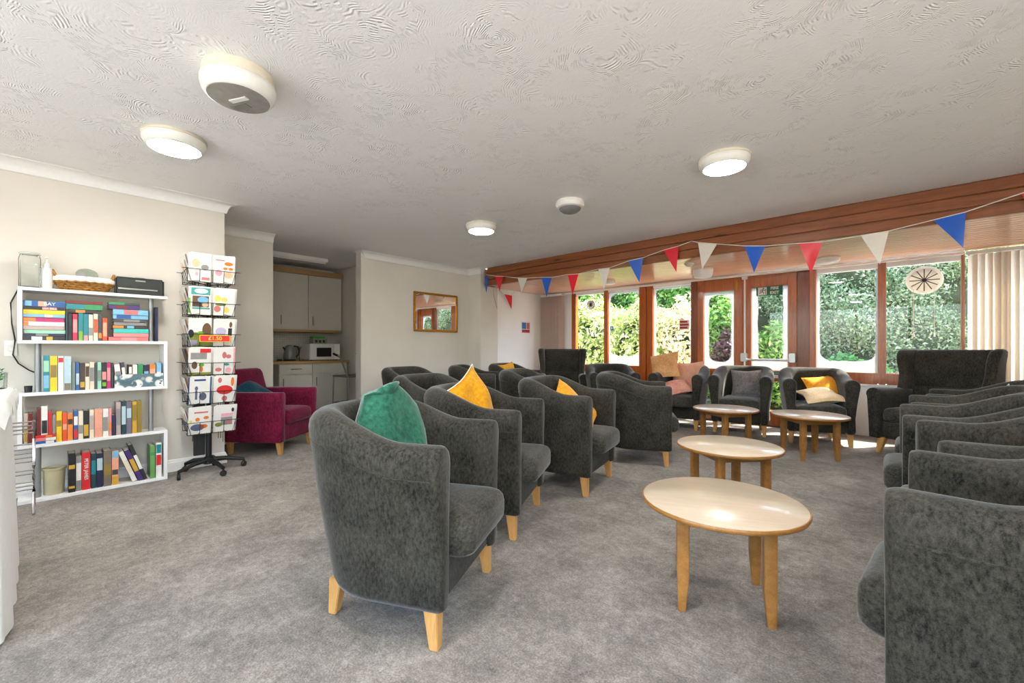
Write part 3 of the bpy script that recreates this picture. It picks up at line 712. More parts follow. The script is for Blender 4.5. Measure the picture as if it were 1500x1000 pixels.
cushion('yellow cushion in the fourth tub chair of the right row', in_chair(16, -.14, .06, .56), 180, 72, 40, *YEL, .30, .12, 12)
cushion('pale blue cushion in the farthest tub chair of the right row', in_chair(17, -.06, .0, .575), 176, 72, 45, S(136, 170, 180), S(176, 206, 214), .32, .12, 13)
cushion('teal cushion lying in the burgundy armchair', (-4.97, 1.53, .555), 38, 42, 16, S(12, 48, 66), S(34, 92, 112), .42, .12, 14)

# oval-topped occasional tables
def make_table():
    root = thing('coffee_table', '', 'table', group='round pale coffee tables')
    r = .318; prof = [(r - .012, .386), (r - .003, .390), (r, .397), (r, .402), (r - .002, .407)]
    MB().lathe([(.001, .386)] + prof + [(.001, .407)], 56).build('edge_band', M['beech_edge'], root, smooth=True, angle=50)
    MB().lathe([(.001, .4072), (r - .006, .4072), (r - .008, .4095), (.001, .4098)], 56).build('table_top', M['laminate'], root, smooth=True, angle=50)
    q = .152
    for sx, sy in ((-1, -1), (1, -1), (1, 1), (-1, 1)):
        rings = []
        for z, s, o in ((0, .030, .0), (.06, .038, .0), (.14, .046, 0), (.386, .046, 0)):
            cx, cy = sx * (q + (.046 - s) * .35), sy * (q + (.046 - s) * .35); rings.append([(cx + a, cy + b, z) for a, b in rrect(s / 2, s / 2, .006, 2)])
        MB().loft(rings).build('leg', M['beech_edge'], root, smooth=True, angle=40)
    for x0, x1, y0, y1 in ((-q + .02, q - .02, -q - .01, -q + .01), (-q + .02, q - .02, q - .01, q + .01), (-q - .01, -q + .01, -q + .02, q - .02), (q - .01, q + .01, -q + .02, q - .02)):
        MB().bx(x0, x1, y0, y1, .335, .385).build('apron', M['beech_edge'], root, bevel=.002)
    return root
tb = make_table()
for i, (x, y, a, lb) in enumerate([(-.565, 1.937, 22, 'nearest pale round coffee table in the middle of the carpet'), (-.845, 3.06, 48, 'second pale round coffee table just behind the nearest one'),
        (-1.385, 4.90, 60, 'small pale round coffee table in front of the grey cushion chair'), (-.655, 4.98, 40, 'pale round coffee table in front of the cream cushion chair')]):
    o = tb if i == 0 else copy_tree(tb); o.location = (x, y, 0); o.rotation_euler = (0, 0, R(a)); o['label'] = lb

# ================================================================== ceiling fittings
M['glow'] = mat_emit('lamp_diffuser', (1, .97, .93, 1), LAMP)
def lamp(x, y, z, label, r=.165, lit=True, h=.075):
    o = thing('ceiling_lamp', label, 'lamp', (x, y, z), 0, 'round bulkhead ceiling lamps')
    MB().lathe([(r * .97, 0), (r, -.006), (r, -.016), (r * .97, -.02)], 48).build('base_ring', M['cream_plastic'], o, smooth=True, angle=50)
    MB().lathe([(r * .97, -.018), (r * .985, -.03), (r * .97, -.045), (r * .90, -h * .85), (r * .84, -h), (r * .80, -h), (r * .80, -h + .01), (r * .8, -.018)], 48).build('bezel', M['white_plastic'], o, smooth=True, angle=50)
    MB().lathe([(r * .8, -h + .006), (r * .78, -h - .002), (r * .5, -h - .010), (.001, -h - .014)], 48).build('diffuser', M['glow'] if lit else M['white_plastic'], o, smooth=True, angle=60)
    return o
lamp(-3.35, .566, CEIL, 'lit round ceiling lamp above the card rack side of the room')
lamp(-.903, 3.172, CEIL, 'lit round ceiling lamp above the coffee tables')
lamp(-3.312, 3.162, CEIL, 'lit round ceiling lamp near the mirror wall')
lamp(-.9, .57, CEIL, 'lit round ceiling lamp added overhead out of view')  # added out of view where the lamp grid continues
lamp(-3.3, -1.6, CEIL, 'unseen round ceiling lamp added behind the camera on the left'); lamp(-.9, -1.6, CEIL, 'unseen round ceiling lamp added behind the camera'); lamp(1.3, .57, CEIL, 'unseen round ceiling lamp added right of the camera')  # unseen lamps added to even out the room brightness
lamp(1.3, 3.17, CEIL, 'unseen round ceiling lamp added over the right row')  # another unseen lamp, added as fill for the right row
lamp(-1.91, 5.80, SOF, 'unlit white drum lamp on the boarded soffit by the doors', .125, False, .11)
lamp(-.62, 6.02, SOF, 'low round cream lamp on the boarded soffit by the wide window', .12, False, .065)
lamp(-3.33, 5.9, SOF, 'small round lamp on the boarded soffit at the left of the bay', .09, False, .045)
o = thing('smoke_detector', 'small round smoke detector on the boarded soffit', 'smoke detector', (-1.91, 5.31, SOF))
MB().lathe([(.055, 0), (.055, -.014), (.05, -.02), (.04, -.022), (.04, -.034), (.03, -.042), (.001, -.043)], 28).build('housing', M['cream_plastic'], o, smooth=True)
o = thing('ceiling_sensor', 'big round white ceiling alarm with grey lens near the camera', 'sensor', (-2.346, .641, CEIL))
MB().lathe([(.145, 0), (.15, -.01), (.152, -.045), (.148, -.05)], 48).build('base', M['cream_plastic'], o, smooth=True, angle=40)
MB().lathe([(.15, -.05), (.157, -.056), (.157, -.075), (.15, -.10), (.136, -.118), (.128, -.12)], 48).build('body', M['white_plastic'], o, smooth=True, angle=50)
ln = MB().lathe([(.132, -.115), (.128, -.122), (.001, -.124)], 48).build('lens', M['lens'], o, smooth=True, angle=50)
MB().bx(-.05, .05, -.012, .012, -.128, -.122).build('strip_reflector', M['white'], ln, rot=(0, 0, R(25)))
MB().bx(-.09, .0, .03, .07, -.1265, -.122).build('circuit_plate', K('circuit_grey', S(120, 118, 112)), ln, rot=(0, 0, R(25)))
o = thing('motion_detector', 'domed grey motion detector in the middle of the ceiling', 'sensor', (-2.198, 3.196, CEIL))
MB().lathe([(.118, 0), (.125, -.012), (.128, -.03), (.118, -.055), (.095, -.066)], 40).build('housing', M['white_plastic'], o, smooth=True)
MB().lathe([(.1, -.062), (.09, -.08), (.065, -.098), (.03, -.106), (.001, -.108)], 40).build('dome', K('dome_grey', S(128, 130, 130), .15), o, smooth=True)

# ================================================================== bunting
def flag(parent, p0, p1, tip, mt, seed):
    a, b, c = Vector(p0), Vector(p1), Vector(tip); n = 6; top = []; th = .0012; rng = random.Random(seed); k = rng.uniform(0, 6); fr = []; bk = []; fs = []; idx = {}
    for i in range(n + 1):
        for j in range(n + 1 - i):
            u, v = i / n, j / n; q = a + (c - a) * u + (b - a) * v
            q.y += .012 * math.sin(k + 5 * v + 3 * u) * (u)
            idx[i, j] = len(fr); fr.append(q); bk.append(q + Vector((0, th, 0)))
    for i in range(n):
        for j in range(n - i):
            fs.append((idx[i, j], idx[i + 1, j], idx[i, j + 1]))
            if j < n - i - 1: fs.append((idx[i + 1, j], idx[i + 1, j + 1], idx[i, j + 1]))
    mb = MB(); mb.add(fr, fs); mb.add(bk, [f[::-1] for f in fs]); return mb.build('flag', mt, parent, smooth=True, angle=180)
FB = K('flag_blue', S(22, 92, 196), .3); FR = K('flag_red', S(226, 34, 52), .3); FW = K('flag_white', S(226, 220, 208), .4)
yb = -.0
bun = thing('bunting', 'string of red, white and blue pennants hung along the pine beam', 'bunting', (0, 4.905, 0))
fl = [((-4.817, 2.198), (-4.636, 2.172), (-4.725, 1.938), FR), ((-4.335, 2.113), (-4.144, 2.092), (-4.252, 1.866), FW), ((-3.871, 2.072), (-3.686, 2.051), (-3.784, 1.777), FB),
      ((-3.416, 2.059), (-3.237, 2.048), (-3.325, 1.769), FR), ((-2.931, 2.075), (-2.761, 2.072), (-2.84, 1.791), FW), ((-2.505, 2.124), (-2.309, 2.139), (-2.361, 1.847), FB),
      ((-2.056, 2.191), (-1.88, 2.211), (-1.912, 1.918), FR), ((-1.669, 2.215), (-1.47, 2.167), (-1.618, 1.914), FW), ((-1.203, 2.103), (-1.011, 2.072), (-1.109, 1.816), FB),
      ((-.728, 2.053), (-.541, 2.035), (-.631, 1.753), FR), ((-.265, 2.044), (-.078, 2.052), (-.136, 1.773), FW), ((.194, 2.092), (.378, 2.119), (.363, 1.837), FB), ((.66, 2.196), (.85, 2.23), (.76, 1.93), FR)]
pts = [(-5.02, 0, 2.243)]
for i, (a, b, c, mt) in enumerate(fl):
    if i == 7: pts.append((-1.743, .03, 2.25))
    pts += [(a[0], 0, a[1]), (b[0], 0, b[1])]; flag(bun, (a[0], 0, a[1]), (b[0], 0, b[1]), (c[0], -.004, c[1]), mt, i)
pts.append((1.1, .03, 2.28))
MB().tube(pts, .0042, 5).build('string', M['cord'], bun)
flag(bun, (-5.06, 0, 2.22), (-5.0, .02, 2.20), (-5.0, -.01, 1.94), FB, 40)
b2 = thing('bunting', 'short loose end of bunting with one red pennant by the side wall of the bay', 'bunting', (XS + .03, 0, 0))
MB().tube([(.0, 5.28, 2.05), (0, 5.42, 1.985), (.01, 5.62, 1.975), (.0, 5.72, 2.06)], .004, 5).build('string', M['cord'], b2)
flag(b2, (0, 5.44, 1.985), (0.01, 5.63, 1.98), (.015, 5.62, 1.73), FR, 41)
MB().tube([(0, 5.16, 2.05), (.004, 5.19, 1.9), (.0, 5.26, 1.72)], .004, 5).build('loose_cord', M['alu'], b2)

# ================================================================== things on the walls and windows
mi = thing('wall_mirror', 'rectangular mirror in a narrow gilt frame on the cream wall', 'mirror', (XK, 4.208, 1.60))
MB().bx(.006, .012, -.405, .405, -.278, .278).build('mirror_glass', M['mirror'], mi)
for (y0, y1, z0, z1) in ((-.431, .431, .268, .303), (-.431, .431, -.303, -.268), (-.431, -.396, -.268, .268), (.396, .431, -.268, .268)):
    MB().bx(0.001, .028, y0, y1, z0, z1).build('frame_bar', M['brass'], mi, bevel=.008, seg=3)
MB().bx(0.0, .006, -.42, .42, -.29, .29).build('backing', M['frame_dark'], mi)
no = thing('fire_notice', 'blue and red fire action notice on the side wall of the bay', 'notice', (XS - .034, 6.1, 1.43))
MB().bx(0, .004, -.14, .12, -.11, .10).build('board', M['white'], no)
MB().bx(.004, .005, -.12, .0, -.035, .085).build('blue_panel', K('notice_blue', S(40, 110, 170)), no)
MB().bx(.004, .005, -.12, .1, -.10, -.045).build('red_panel', K('notice_red', S(170, 40, 44)), no); MB().bx(.004, .005, .015, .1, -.035, .085).build('red_text_panel', K('notice_rose', S(196, 110, 104)), no)
fe = thing('fire_exit_sign', 'green fire exit sign with running figure at the top of the door glass', 'sign', (-1.318, WIN + .020, 1.818))
MB().bx(-.155, .155, -.003, .003, -.062, .062).build('board', K('sign_green', S(10, 104, 66)), fe)
MB().bx(-.135, -.03, -.0045, -.003, -.052, .052).build('picture_panel', M['white'], fe)
rm = MB()
for p in ([(-.075, .02), (-.085, -.008)], [(-.075, .02), (-.1, .012), (-.108, -.006)], [(-.075, .02), (-.058, .008), (-.05, .016)], [(-.085, -.008), (-.066, -.02), (-.07, -.042)], [(-.085, -.008), (-.1, -.022), (-.122, -.024)]):
    rm.tube([(x, -.006, z) for x, z in p], .005, 6)
rm.lathe([(.001, -.009), (.009, -.004), (.009, .004), (.001, .009)], 10, (-.068, -.006, .036)); rm.bx(-.046, -.04, -.006, -.0045, -.048, .03)
rm.build('running_figure', K('sign_green', S(10, 104, 66)), fe)
text_mesh('lettering', 'FIRE', .052, M['white'], fe, (.062, -.0035, .03), (R(90), 0, 0), .0016); text_mesh('lettering', 'EXIT', .052, M['white'], fe, (.062, -.0035, -.03), (R(90), 0, 0), .0016)
ws = thing('window_sticker', 'square sticker of red lettering stuck on the single window', 'sticker', (-2.455, WIN + .024, 1.40))
MB().bx(-.075, .075, -.001, .001, -.075, .075).build('film', K('sticker_film', S(222, 206, 196)), ws)
for z in (.045, 0, -.045): MB().bx(-.066, .066 - abs(z) * .4, -.002, -.001, z - .014, z + .014).build('red_line', K('notice_red', S(170, 40, 44)), ws)
ws = thing('window_sticker', 'small blue sticker on the second window pane', 'sticker', (-3.69, WIN + .024, 1.385))
MB().bx(-.03, .03, -.001, .001, -.035, .035).build('film', K('sticker_blue', S(40, 120, 196)), ws); MB().bx(-.014, .014, -.002, -.001, -.016, .018).build('symbol', M['white'], ws)
M['fan_mesh'] = mat_slat('fan_mesh', S(226, 220, 208)); M['fan_rim'] = mat_slat('fan_rim', S(244, 242, 236))
def win_fan(x, z, r, label, cords):
    f = thing('window_fan', label, 'ventilator', (x, WIN + .02, z)); rot = (R(90), 0, 0)
    MB().lathe([(r * .8, .0), (r * .98, .002), (r, .012), (r * .94, .022), (r * .8, .026), (r * .8, .0)] if cords else [(r * .86, 0), (r, .002), (r, .012), (r * .86, .018), (r * .86, 0)], 40, caps=False).build('rim', M['fan_rim'] if cords else M['alu'], f, smooth=True, rot=rot)
    MB().lathe([(.001, .002), (r * .82, .002), (r * .82, .008), (.001, .008)], 40).build('mesh_disc', M['fan_mesh'], f, rot=rot)
    for i in range(12):
        a = 2 * PI * i / 12; MB().box((0, 0, 0), (r * .66, .007, .009)).build('vane', K('fan_vane', S(74, 62, 52)), f, loc=(r * .46 * math.cos(a), -.012, r * .46 * math.sin(a)), rot=(0, -a, 0))
    MB().lathe([(.001, .006), (r * .13, .006), (r * .13, .02), (.001, .022)], 20).build('hub', M['black'], f, rot=rot)
    if cords:
        for sx in (-.085, .08):
            c = MB().tube([(sx, -.03, -r * .55), (sx, -.03, -.60)], .0025, 5).build('pull_cord', M['cord'], f)
            MB().lathe([(.001, -.03), (.009, -.028), (.006, .0), (.001, .002)], 10, (sx, -.03, -.60)).build('cord_bead', M['white_plastic'], c, smooth=True)
win_fan(.19, 1.80, .155, 'round white window ventilator with two pull cords in the rightmost window', True)
win_fan(-4.10, 1.815, .085, 'small round window ventilator in the leftmost pane', False)
sw = thing('wall_socket', 'white wall plate beside the bookcase', 'socket', (XL, -.135, 1.05))
MB().bx(0, .009, -.03, .03, -.06, .05).build('plate', M['white_plastic'], sw, bevel=.003); MB().bx(.009, .013, -.012, .012, -.025, .015).build('rocker', M['white_plastic'], sw, bevel=.002)
cb = [(-.10, 1.46), (-.135, 1.36), (-.13, 1.22), (-.115, 1.1), (-.125, 1.0), (-.10, .94), (-.05, .89), (.0, .86)]
tag(MB().tube([(XL + .012, y, z) for y, z in cb], .0045, 6).build('power_cable', M['black'], smooth=True), 'thin black power cable hanging down the wall behind the bookcase', 'cable')

# ================================================================== bookcase
BXF, BXB = -4.345, -4.558; SH = [.022, .392, .745, 1.100, 1.458]
bc = thing('bookcase', 'white zigzag bookcase with grey metal posts against the cream wall', 'bookcase', (0, 0, 0))
for i, z in enumerate(SH): MB().bx(BXB, BXF, -.10, .688, z - .022, z).build('shelf', M['white'], bc, bevel=.0015)
for i, side in enumerate('RLRL'):
    z0, z1 = SH[i], SH[i + 1] - .022
    if side == 'L': MB().bx(BXB, BXF, -.10, -.078, z0, z1).build('side_panel', M['white'], bc, bevel=.0015)
    else: MB().bx(BXB, BXF, .666, .688, z0, z1).build('side_panel', M['white'], bc, bevel=.0015)
    y = .592 if side == 'L' else -.008
    MB().tube([(-4.40, y, z0), (-4.40, y, z1)], .016, 14).build('metal_post', M['alu'], bc, smooth=True)

PAL = {'teal': (18, 128, 138), 'yellow': (240, 196, 20), 'white': (228, 224, 216), 'pale blue': (176, 200, 206), 'grey-green': (120, 134, 122), 'blue': (34, 86, 150), 'brown': (62, 40, 28),
       'cream': (226, 212, 186), 'dark grey': (60, 62, 66), 'mint': (150, 206, 176), 'black': (24, 24, 28), 'magenta': (186, 20, 100), 'navy': (28, 32, 66), 'crimson': (206, 22, 66), 'lime': (120, 170, 50),
       'orange-red': (222, 76, 30), 'grey': (136, 134, 130), 'dark red': (110, 26, 28), 'red': (204, 32, 36), 'orange': (226, 128, 44), 'salmon': (228, 158, 130), 'pink': (222, 140, 140), 'grey-pink': (178, 158, 150),
       'dark teal': (22, 58, 66), 'grey-purple': (110, 104, 122), 'olive': (140, 116, 40), 'gold': (206, 160, 50), 'green': (50, 140, 84), 'light green': (104, 156, 86), 'purple': (70, 40, 110), 'turquoise': (60, 190, 176),
       'coral': (226, 110, 110), 'light blue': (120, 178, 208), 'dark brown': (52, 40, 34), 'grey-brown': (116, 104, 88), 'charcoal': (44, 46, 48)}
def cm(n): return K('cover_' + n.replace(' ', '_').replace('-', '_'), S(*PAL[n]), .35, .08)
def book(label, y0, y1, z0, z1, c, bands=(), flat=False, depth=.135, xs=None, rot=0, text=None, tcol='white', group='books in the bookcase'):
    # spine faces the room (+X)
    xs = xs if xs is not None else BXF - .016 - random.uniform(0, .012)
    T = (z1 - z0) if flat else (y1 - y0); L = (y1 - y0) if flat else (z1 - z0); T -= .0012
    th = .0022; mb = MB()
    def bx(d0, d1, t0, t1, l0, l1, mi):
        if flat: mb.bx(d0, d1, l0, l1, t0, t1, mi)
        else: mb.bx(d0, d1, t0, t1, l0, l1, mi)
    bx(-th, 0, -T / 2, T / 2, 0, L, 0); bx(-depth, -th, -T / 2, -T / 2 + th, 0, L, 0); bx(-depth, -th, T / 2 - th, T / 2, 0, L, 0)
    bx(-depth + .004, -th, -T / 2 + th, T / 2 - th, .003, L - .003, 1)
    o = mb.build('book', [cm(c), M['paper']])
    o.location = (xs, y0 if flat else (y0 + y1) / 2, (z0 + z1) / 2 if flat else z0)
    if rot: o.rotation_euler = (R(rot), 0, 0)
    tag(o, label, 'book', group)
    for (a, b, bc_) in bands:
        m2 = MB(); w_ = T * .86
        if flat: m2.bx(-.001, .0008, L * a, L * b, -w_ / 2, w_ / 2)
        else: m2.bx(-.001, .0008, -w_ / 2, w_ / 2, L * a, L * b)
        m2.build('spine_print', cm(bc_), o)
    if text:
        if flat: text_mesh('lettering', text, T * .8, cm(tcol), o, (.0012, L * .62, 0), (R(90), 0, R(90)), .0003)
        else: text_mesh('lettering', text, T * .62, cm(tcol), o, (.0012, 0, L * .55), (0, R(90), 0), .0003)
    return o
ORD = 'first second third fourth fifth sixth seventh eighth ninth tenth eleventh twelfth thirteenth fourteenth fifteenth sixteenth seventeenth eighteenth nineteenth twentieth twenty-first twenty-second twenty-third'.split()
# top compartment, left pile (top to bottom)
t4L = [(-.076, .121, 1.371, 1.331, 'blue', [(.35, .55, 'salmon'), (.05, .2, 'light blue')], 'BAY'), (-.076, .121, 1.331, 1.309, 'black', [(.45, .8, 'coral')], 'LISA BELL'), (-.074, .12, 1.309, 1.280, 'yellow', [], None), (-.076, .12, 1.280, 1.258, 'light blue', [(.5, .7, 'cream')], None),
       (-.076, .117, 1.258, 1.228, 'magenta', [(0, .3, 'orange')], None), (-.074, .117, 1.228, 1.199, 'white', [(0, .12, 'orange')], None), (-.076, .117, 1.199, 1.173, 'grey-pink', [], None), (-.068, .122, 1.173, 1.147, 'mint', [], None), (-.076, .118, 1.147, 1.129, 'navy', [(.3, .6, 'grey')], None), (-.077, .12, 1.129, 1.100, 'black', [(.2, .45, 'white'), (.55, .7, 'gold')], None)]
for i, (a, b, c, d, k, bn, tx) in enumerate(t4L):
    book('%s paperback, %s from the top of the left pile on the top shelf' % (k, ORD[i]), a, b, d, c, k, bn, True, .14, text=tx)
t4M = [(.123, .134, 'dark teal'), (.136, .155, 'black'), (.158, .183, 'crimson'), (.186, .211, 'teal'), (.212, .238, 'teal'), (.239, .262, 'cream'), (.264, .288, 'cream'), (.29, .31, 'dark grey'), (.312, .337, 'orange-red')]
for i, (a, b, k) in enumerate(t4M):
    bn = {2: [(.3, .8, 'pink')], 3: [(.0, .35, 'lime')], 4: [(0, .2, 'pink')], 5: [(.2, .5, 'grey')], 6: [(.3, .8, 'orange-red')], 7: [(.1, .3, 'orange')], 8: [(.2, .8, 'salmon')]}.get(i, [])
    book('%s upright book, %s from the left between the top shelf piles' % (k, ORD[i]), a, b, 1.100, 1.298 - .004 * (i % 3) if i != 8 else 1.27, k, bn, False, .13)
for (a, b, c, d, k, bn, nm) in [(.125, .284, 1.323, 1.299, 'dark brown', [(.3, .6, 'orange')], 'lowest'), (.125, .312, 1.363, 1.324, 'green', [(0, .5, 'teal')], 'middle'), (.125, .314, 1.386, 1.364, 'dark red', [], 'highest')]:
    book('%s book laid flat across the upright books, %s of three' % (k, nm), a, b, d, c, k, bn, True, .12)
t4R = [(.345, .522, 1.392, 1.372, 'green', [(.5, 1, 'dark grey')]), (.345, .522, 1.371, 1.341, 'purple', [(.2, .6, 'dark red')]), (.369, .571, 1.339, 1.300, 'light blue', [(.3, .7, 'coral')]), (.369, .571, 1.300, 1.268, 'light blue', [(.1, .5, 'blue')]), (.373, .558, 1.267, 1.244, 'dark grey', [(.3, .8, 'grey')]), (.375, .561, 1.243, 1.220, 'grey', []),
       (.369, .567, 1.219, 1.195, 'dark brown', [(0, .3, 'orange'), (.4, .6, 'light blue')]), (.373, .573, 1.194, 1.161, 'turquoise', []), (.372, .573, 1.160, 1.131, 'pink', []), (.345, .571, 1.130, 1.100, 'coral', [(.3, .7, 'pink')])]
for i, (a, b, c, d, k, bn) in enumerate(t4R):
    book('%s book, %s from the top of the right pile on the top shelf' % (k, ORD[i]), a, b, d, c, k, bn, True, .14)
book('tall navy folder standing behind the right metal post in the top compartment', .612, .632, 1.100, 1.37, 'navy', [], False, .13)
# second compartment
c3 = ['teal', 'yellow', 'white', 'pale blue', 'grey-green', 'blue', 'brown', 'cream', 'cream', 'dark grey', 'mint', 'black', 'magenta', 'charcoal']
t3 = [(.016, .046, .997), (.048, .083, .991), (.086, .114, .991), (.115, .151, .99), (.154, .171, .947), (.173, .192, .946), (.194, .22, .94), (.221, .243, .934), (.244, .269, .945), (.27, .283, .936), (.284, .306, .944), (.308, .334, .94), (.335, .357, .939), (.359, .372, .934)]
b3 = {0: [(.1, .45, 'light blue'), (.55, .85, 'mint')], 1: [(.4, .75, 'olive')], 2: [(.82, .95, 'red')], 3: [(.02, .22, 'grey-brown')], 5: [(.2, .6, 'pale blue')], 6: [(.1, .3, 'gold')], 7: [(.5, .9, 'brown')], 8: [(.3, .8, 'grey')], 10: [(.3, .7, 'grey-green')], 11: [(.35, .65, 'pink'), (.1, .25, 'lime')], 12: [(.3, .8, 'pink')]}
for i, ((a, b, h), k) in enumerate(zip(t3, c3)):
    book('%s upright book, %s from the left on the second shelf down' % (k, ORD[i]), a, b, .745, h, k, b3.get(i, []), False, .14)
t = NT('flower_print'); v = t.coord(); vo = t.new('ShaderNodeTexVoronoi'); vo.inputs['Scale'].default_value = 17; t.link(v, vo.inputs['Vector'])
t.base(t.mix(t.ramp(vo.outputs['Distance'], [(.10, S(60, 70, 76)), (.14, S(232, 230, 222)), (.5, S(214, 214, 208)), (.62, S(90, 116, 124))]), S(76, 104, 110), t.ramp(t.noise(v, 14, 3), [(.55, (0, 0, 0, 1)), (.6, (1, 1, 1, 1))]))); t.set(Roughness=.7); M['flower'] = t.m
fb = thing('storage_box', 'flower-patterned storage box holding small books on the second shelf down', 'box', (-4.43, .520, .745))
for x0, x1, y0, y1 in ((.066, .07, -.143, .143), (-.07, -.066, -.143, .143), (-.066, .066, -.143, -.139), (-.066, .066, .139, .143)): MB().bx(x0, x1, y0, y1, 0, .102).build('side', M['flower'], fb)
MB().bx(-.066, .066, -.139, .139, 0, .004).build('bottom', M['flower'], fb)
for i, (a, b, h, k, bn, rt) in enumerate([(.392, .424, .925, 'white', [(.5, .7, 'grey')], 6), (.43, .452, .938, 'dark grey', [(.2, .8, 'white')], 6), (.457, .477, .92, 'brown', [(.6, .9, 'white')], 0), (.48, .508, .918, 'white', [(.3, .5, 'orange-red')], 0), (.511, .542, .922, 'green', [], 0), (.545, .577, .915, 'navy', [(.3, .7, 'light blue')], 0), (.58, .618, .918, 'orange', [(.4, .8, 'salmon')], 0), (.622, .652, .93, 'light blue', [(.2, .6, 'white')], 0)]):
    book('%s small book, %s from the left in the flower-patterned box' % (k, ORD[i]), a, b, .7495, h, k, bn, False, .10, xs=-4.372, rot=rt, group='small books in the flower box')
# third compartment
t2 = [(-.071, -.054, .606), (-.052, -.033, .604), (-.013, .005, .63), (.007, .037, .648), (.039, .058, .609), (.059, .076, .581), (.078, .105, .604), (.107, .131, .591), (.132, .159, .582), (.162, .185, .601), (.186, .211, .595), (.212, .241, .595), (.243, .267, .597), (.269, .311, .599), (.313, .344, .597), (.345, .361, .598), (.362, .384, .545), (.386, .413, .638), (.415, .443, .643), (.444, .474, .636), (.477, .505, .635), (.506, .534, .638)]
c2 = ['cream', 'dark red', 'dark red', 'white', 'red', 'grey', 'yellow', 'orange-red', 'orange', 'blue', 'cream', 'black', 'cream', 'salmon', 'white', 'pink', 'navy', 'grey-pink', 'dark teal', 'grey-purple', 'gold', 'olive']
b2_ = {0: [(.1, .5, 'gold')], 3: [(.05, .5, 'black')], 6: [(.5, .7, 'olive')], 7: [(.4, .6, 'salmon')], 8: [(.6, .8, 'brown')], 9: [(.05, .35, 'red'), (.5, .8, 'white')], 10: [(.2, .5, 'grey')], 11: [(.1, .5, 'gold')], 12: [(.3, .8, 'grey-pink')], 13: [(.3, .33, 'pink')], 14: [(.2, .7, 'grey')], 15: [(.2, .5, 'orange')], 17: [(.3, .8, 'grey')], 18: [(.3, .85, 'pale blue')], 19: [(.5, .8, 'pale blue')], 20: [(.4, .9, 'olive')]}
for i, ((a, b, h), k) in enumerate(zip(t2, c2)):
    z0 = .392 if not (2 <= i <= 5) else .4505
    book('%s upright book, %s from the left on the third shelf down' % (k, ORD[i]), a, b, z0, h, k, b2_.get(i, []), False, .13)
for nm, z0, z1, k, bn in (('lowest', .3925, .411, 'blue', [(.5, .9, 'white')]), ('middle', .4115, .431, 'white', [(0, .5, 'coral')]), ('highest', .4315, .450, 'red', [(.5, .8, 'orange')])):
    book('%s flat book under upright books on the third shelf, %s of three' % (k, nm), -.02, .0765, z0, z1, k, bn, True, .15, xs=-4.349)
# bottom compartment
t1 = [(.136, .172, .299, 'black', [(.1, .16, 'gold'), (.6, .7, 'gold')], None), (.174, .203, .272, 'grey', [(.3, .8, 'white')], None), (.204, .249, .292, 'red', [], 'PETER JAMES'), (.251, .279, .276, 'dark teal', [(.4, .8, 'teal')], None), (.28, .315, .273, 'navy', [(.5, .85, 'pale blue')], None), (.317, .36, .288, 'grey-brown', [(.3, .6, 'olive')], None), (.362, .40, .275, 'salmon', [(.0, .25, 'gold'), (.8, 1, 'light blue'), (.3, .45, 'dark grey')], None), (.583, .612, .279, 'light green', [(.7, .8, 'green')], None), (.618, .654, .295, 'white', [(.7, .95, 'teal'), (.35, .65, 'red')], None)]
for i, (a, b, h, k, bn, tx) in enumerate(t1):
    book('%s upright hardback, %s of the upright books on the bottom shelf' % (k, ORD[i]), a, b, SH[0], h, k, bn, False, .145, text=tx)
for i, (y, T, h, k, rt) in enumerate([(.478, .028, .255, 'white', 19), (.513, .030, .262, 'purple', 19), (.5445, .024, .30, 'charcoal', 18)]):
    o = book('%s leaning hardback, %s of the three slanting books on the bottom shelf' % (k, ORD[i]), y, y + T, SH[0] + .0005 + T * .5 * math.sin(R(rt)), SH[0] + h, k, [(.3, .7, {'white': 'cream', 'purple': 'gold', 'charcoal': 'white'}[k])], False, .14, rot=rt)
tb_ = thing('pot', 'squat cream ceramic pot with dark contents on the bottom shelf', 'pot', (-4.43, .068, SH[0]))
MB().lathe([(.001, 0), (.048, 0), (.052, .004), (.056, .17), (.062, .172), (.064, .184), (.058, .186), (.052, .18), (.049, .02), (.001, .015)], 32).build('body', K('pot_cream', S(196, 186, 150), .3), tb_, smooth=True, angle=50)
MB().lathe([(.001, .17), (.0515, .168)], 24).build('contents', K('pot_dark', S(70, 64, 52), .9), tb_)
# on top of the bookcase
ZT = SH[4]
jr = thing('glass_jar', 'square clear glass jar at the left end of the bookcase top', 'jar', (-4.45, -.045, ZT))
rings = [[(a, b, z) for a, b in rrect(hx, hx, .016, 4)] for z, hx in ((0, .046), (.006, .052), (.20, .052), (.225, .046), (.232, .04))]
inn = [[(a, b, z) for a, b in rrect(hx, hx, .013, 4)] for z, hx in ((.232, .036), (.224, .041), (.2, .047), (.012, .047))]
MB().loft(rings + inn).build('body', M['jar'], jr, smooth=True, angle=50)
MB().lathe([(.001, .233), (.05, .233), (.052, .24), (.045, .246), (.001, .248)], 28).build('lid', K('lid_glass', S(196, 200, 196), .15), jr, smooth=True)
pb_ = thing('pump_bottle', 'white pump dispenser bottle beside the glass jar', 'bottle', (-4.44, .032, ZT))
MB().lathe([(.001, 0), (.028, 0), (.031, .004), (.031, .12), (.027, .145), (.016, .156), (.013, .16)], 24).build('body', K('bottle_white', S(222, 222, 220), .25), pb_, smooth=True)
MB().lathe([(.015, .158), (.016, .18), (.008, .185), (.006, .215)], 18).build('collar', M['white_plastic'], pb_, smooth=True); MB().bx(-.008, .035, -.007, .007, .213, .226).build('nozzle', M['white_plastic'], pb_, bevel=.003)
bk = thing('wicker_basket', 'oval wicker basket with white liner on the bookcase top', 'basket', (-4.45, .222, ZT))
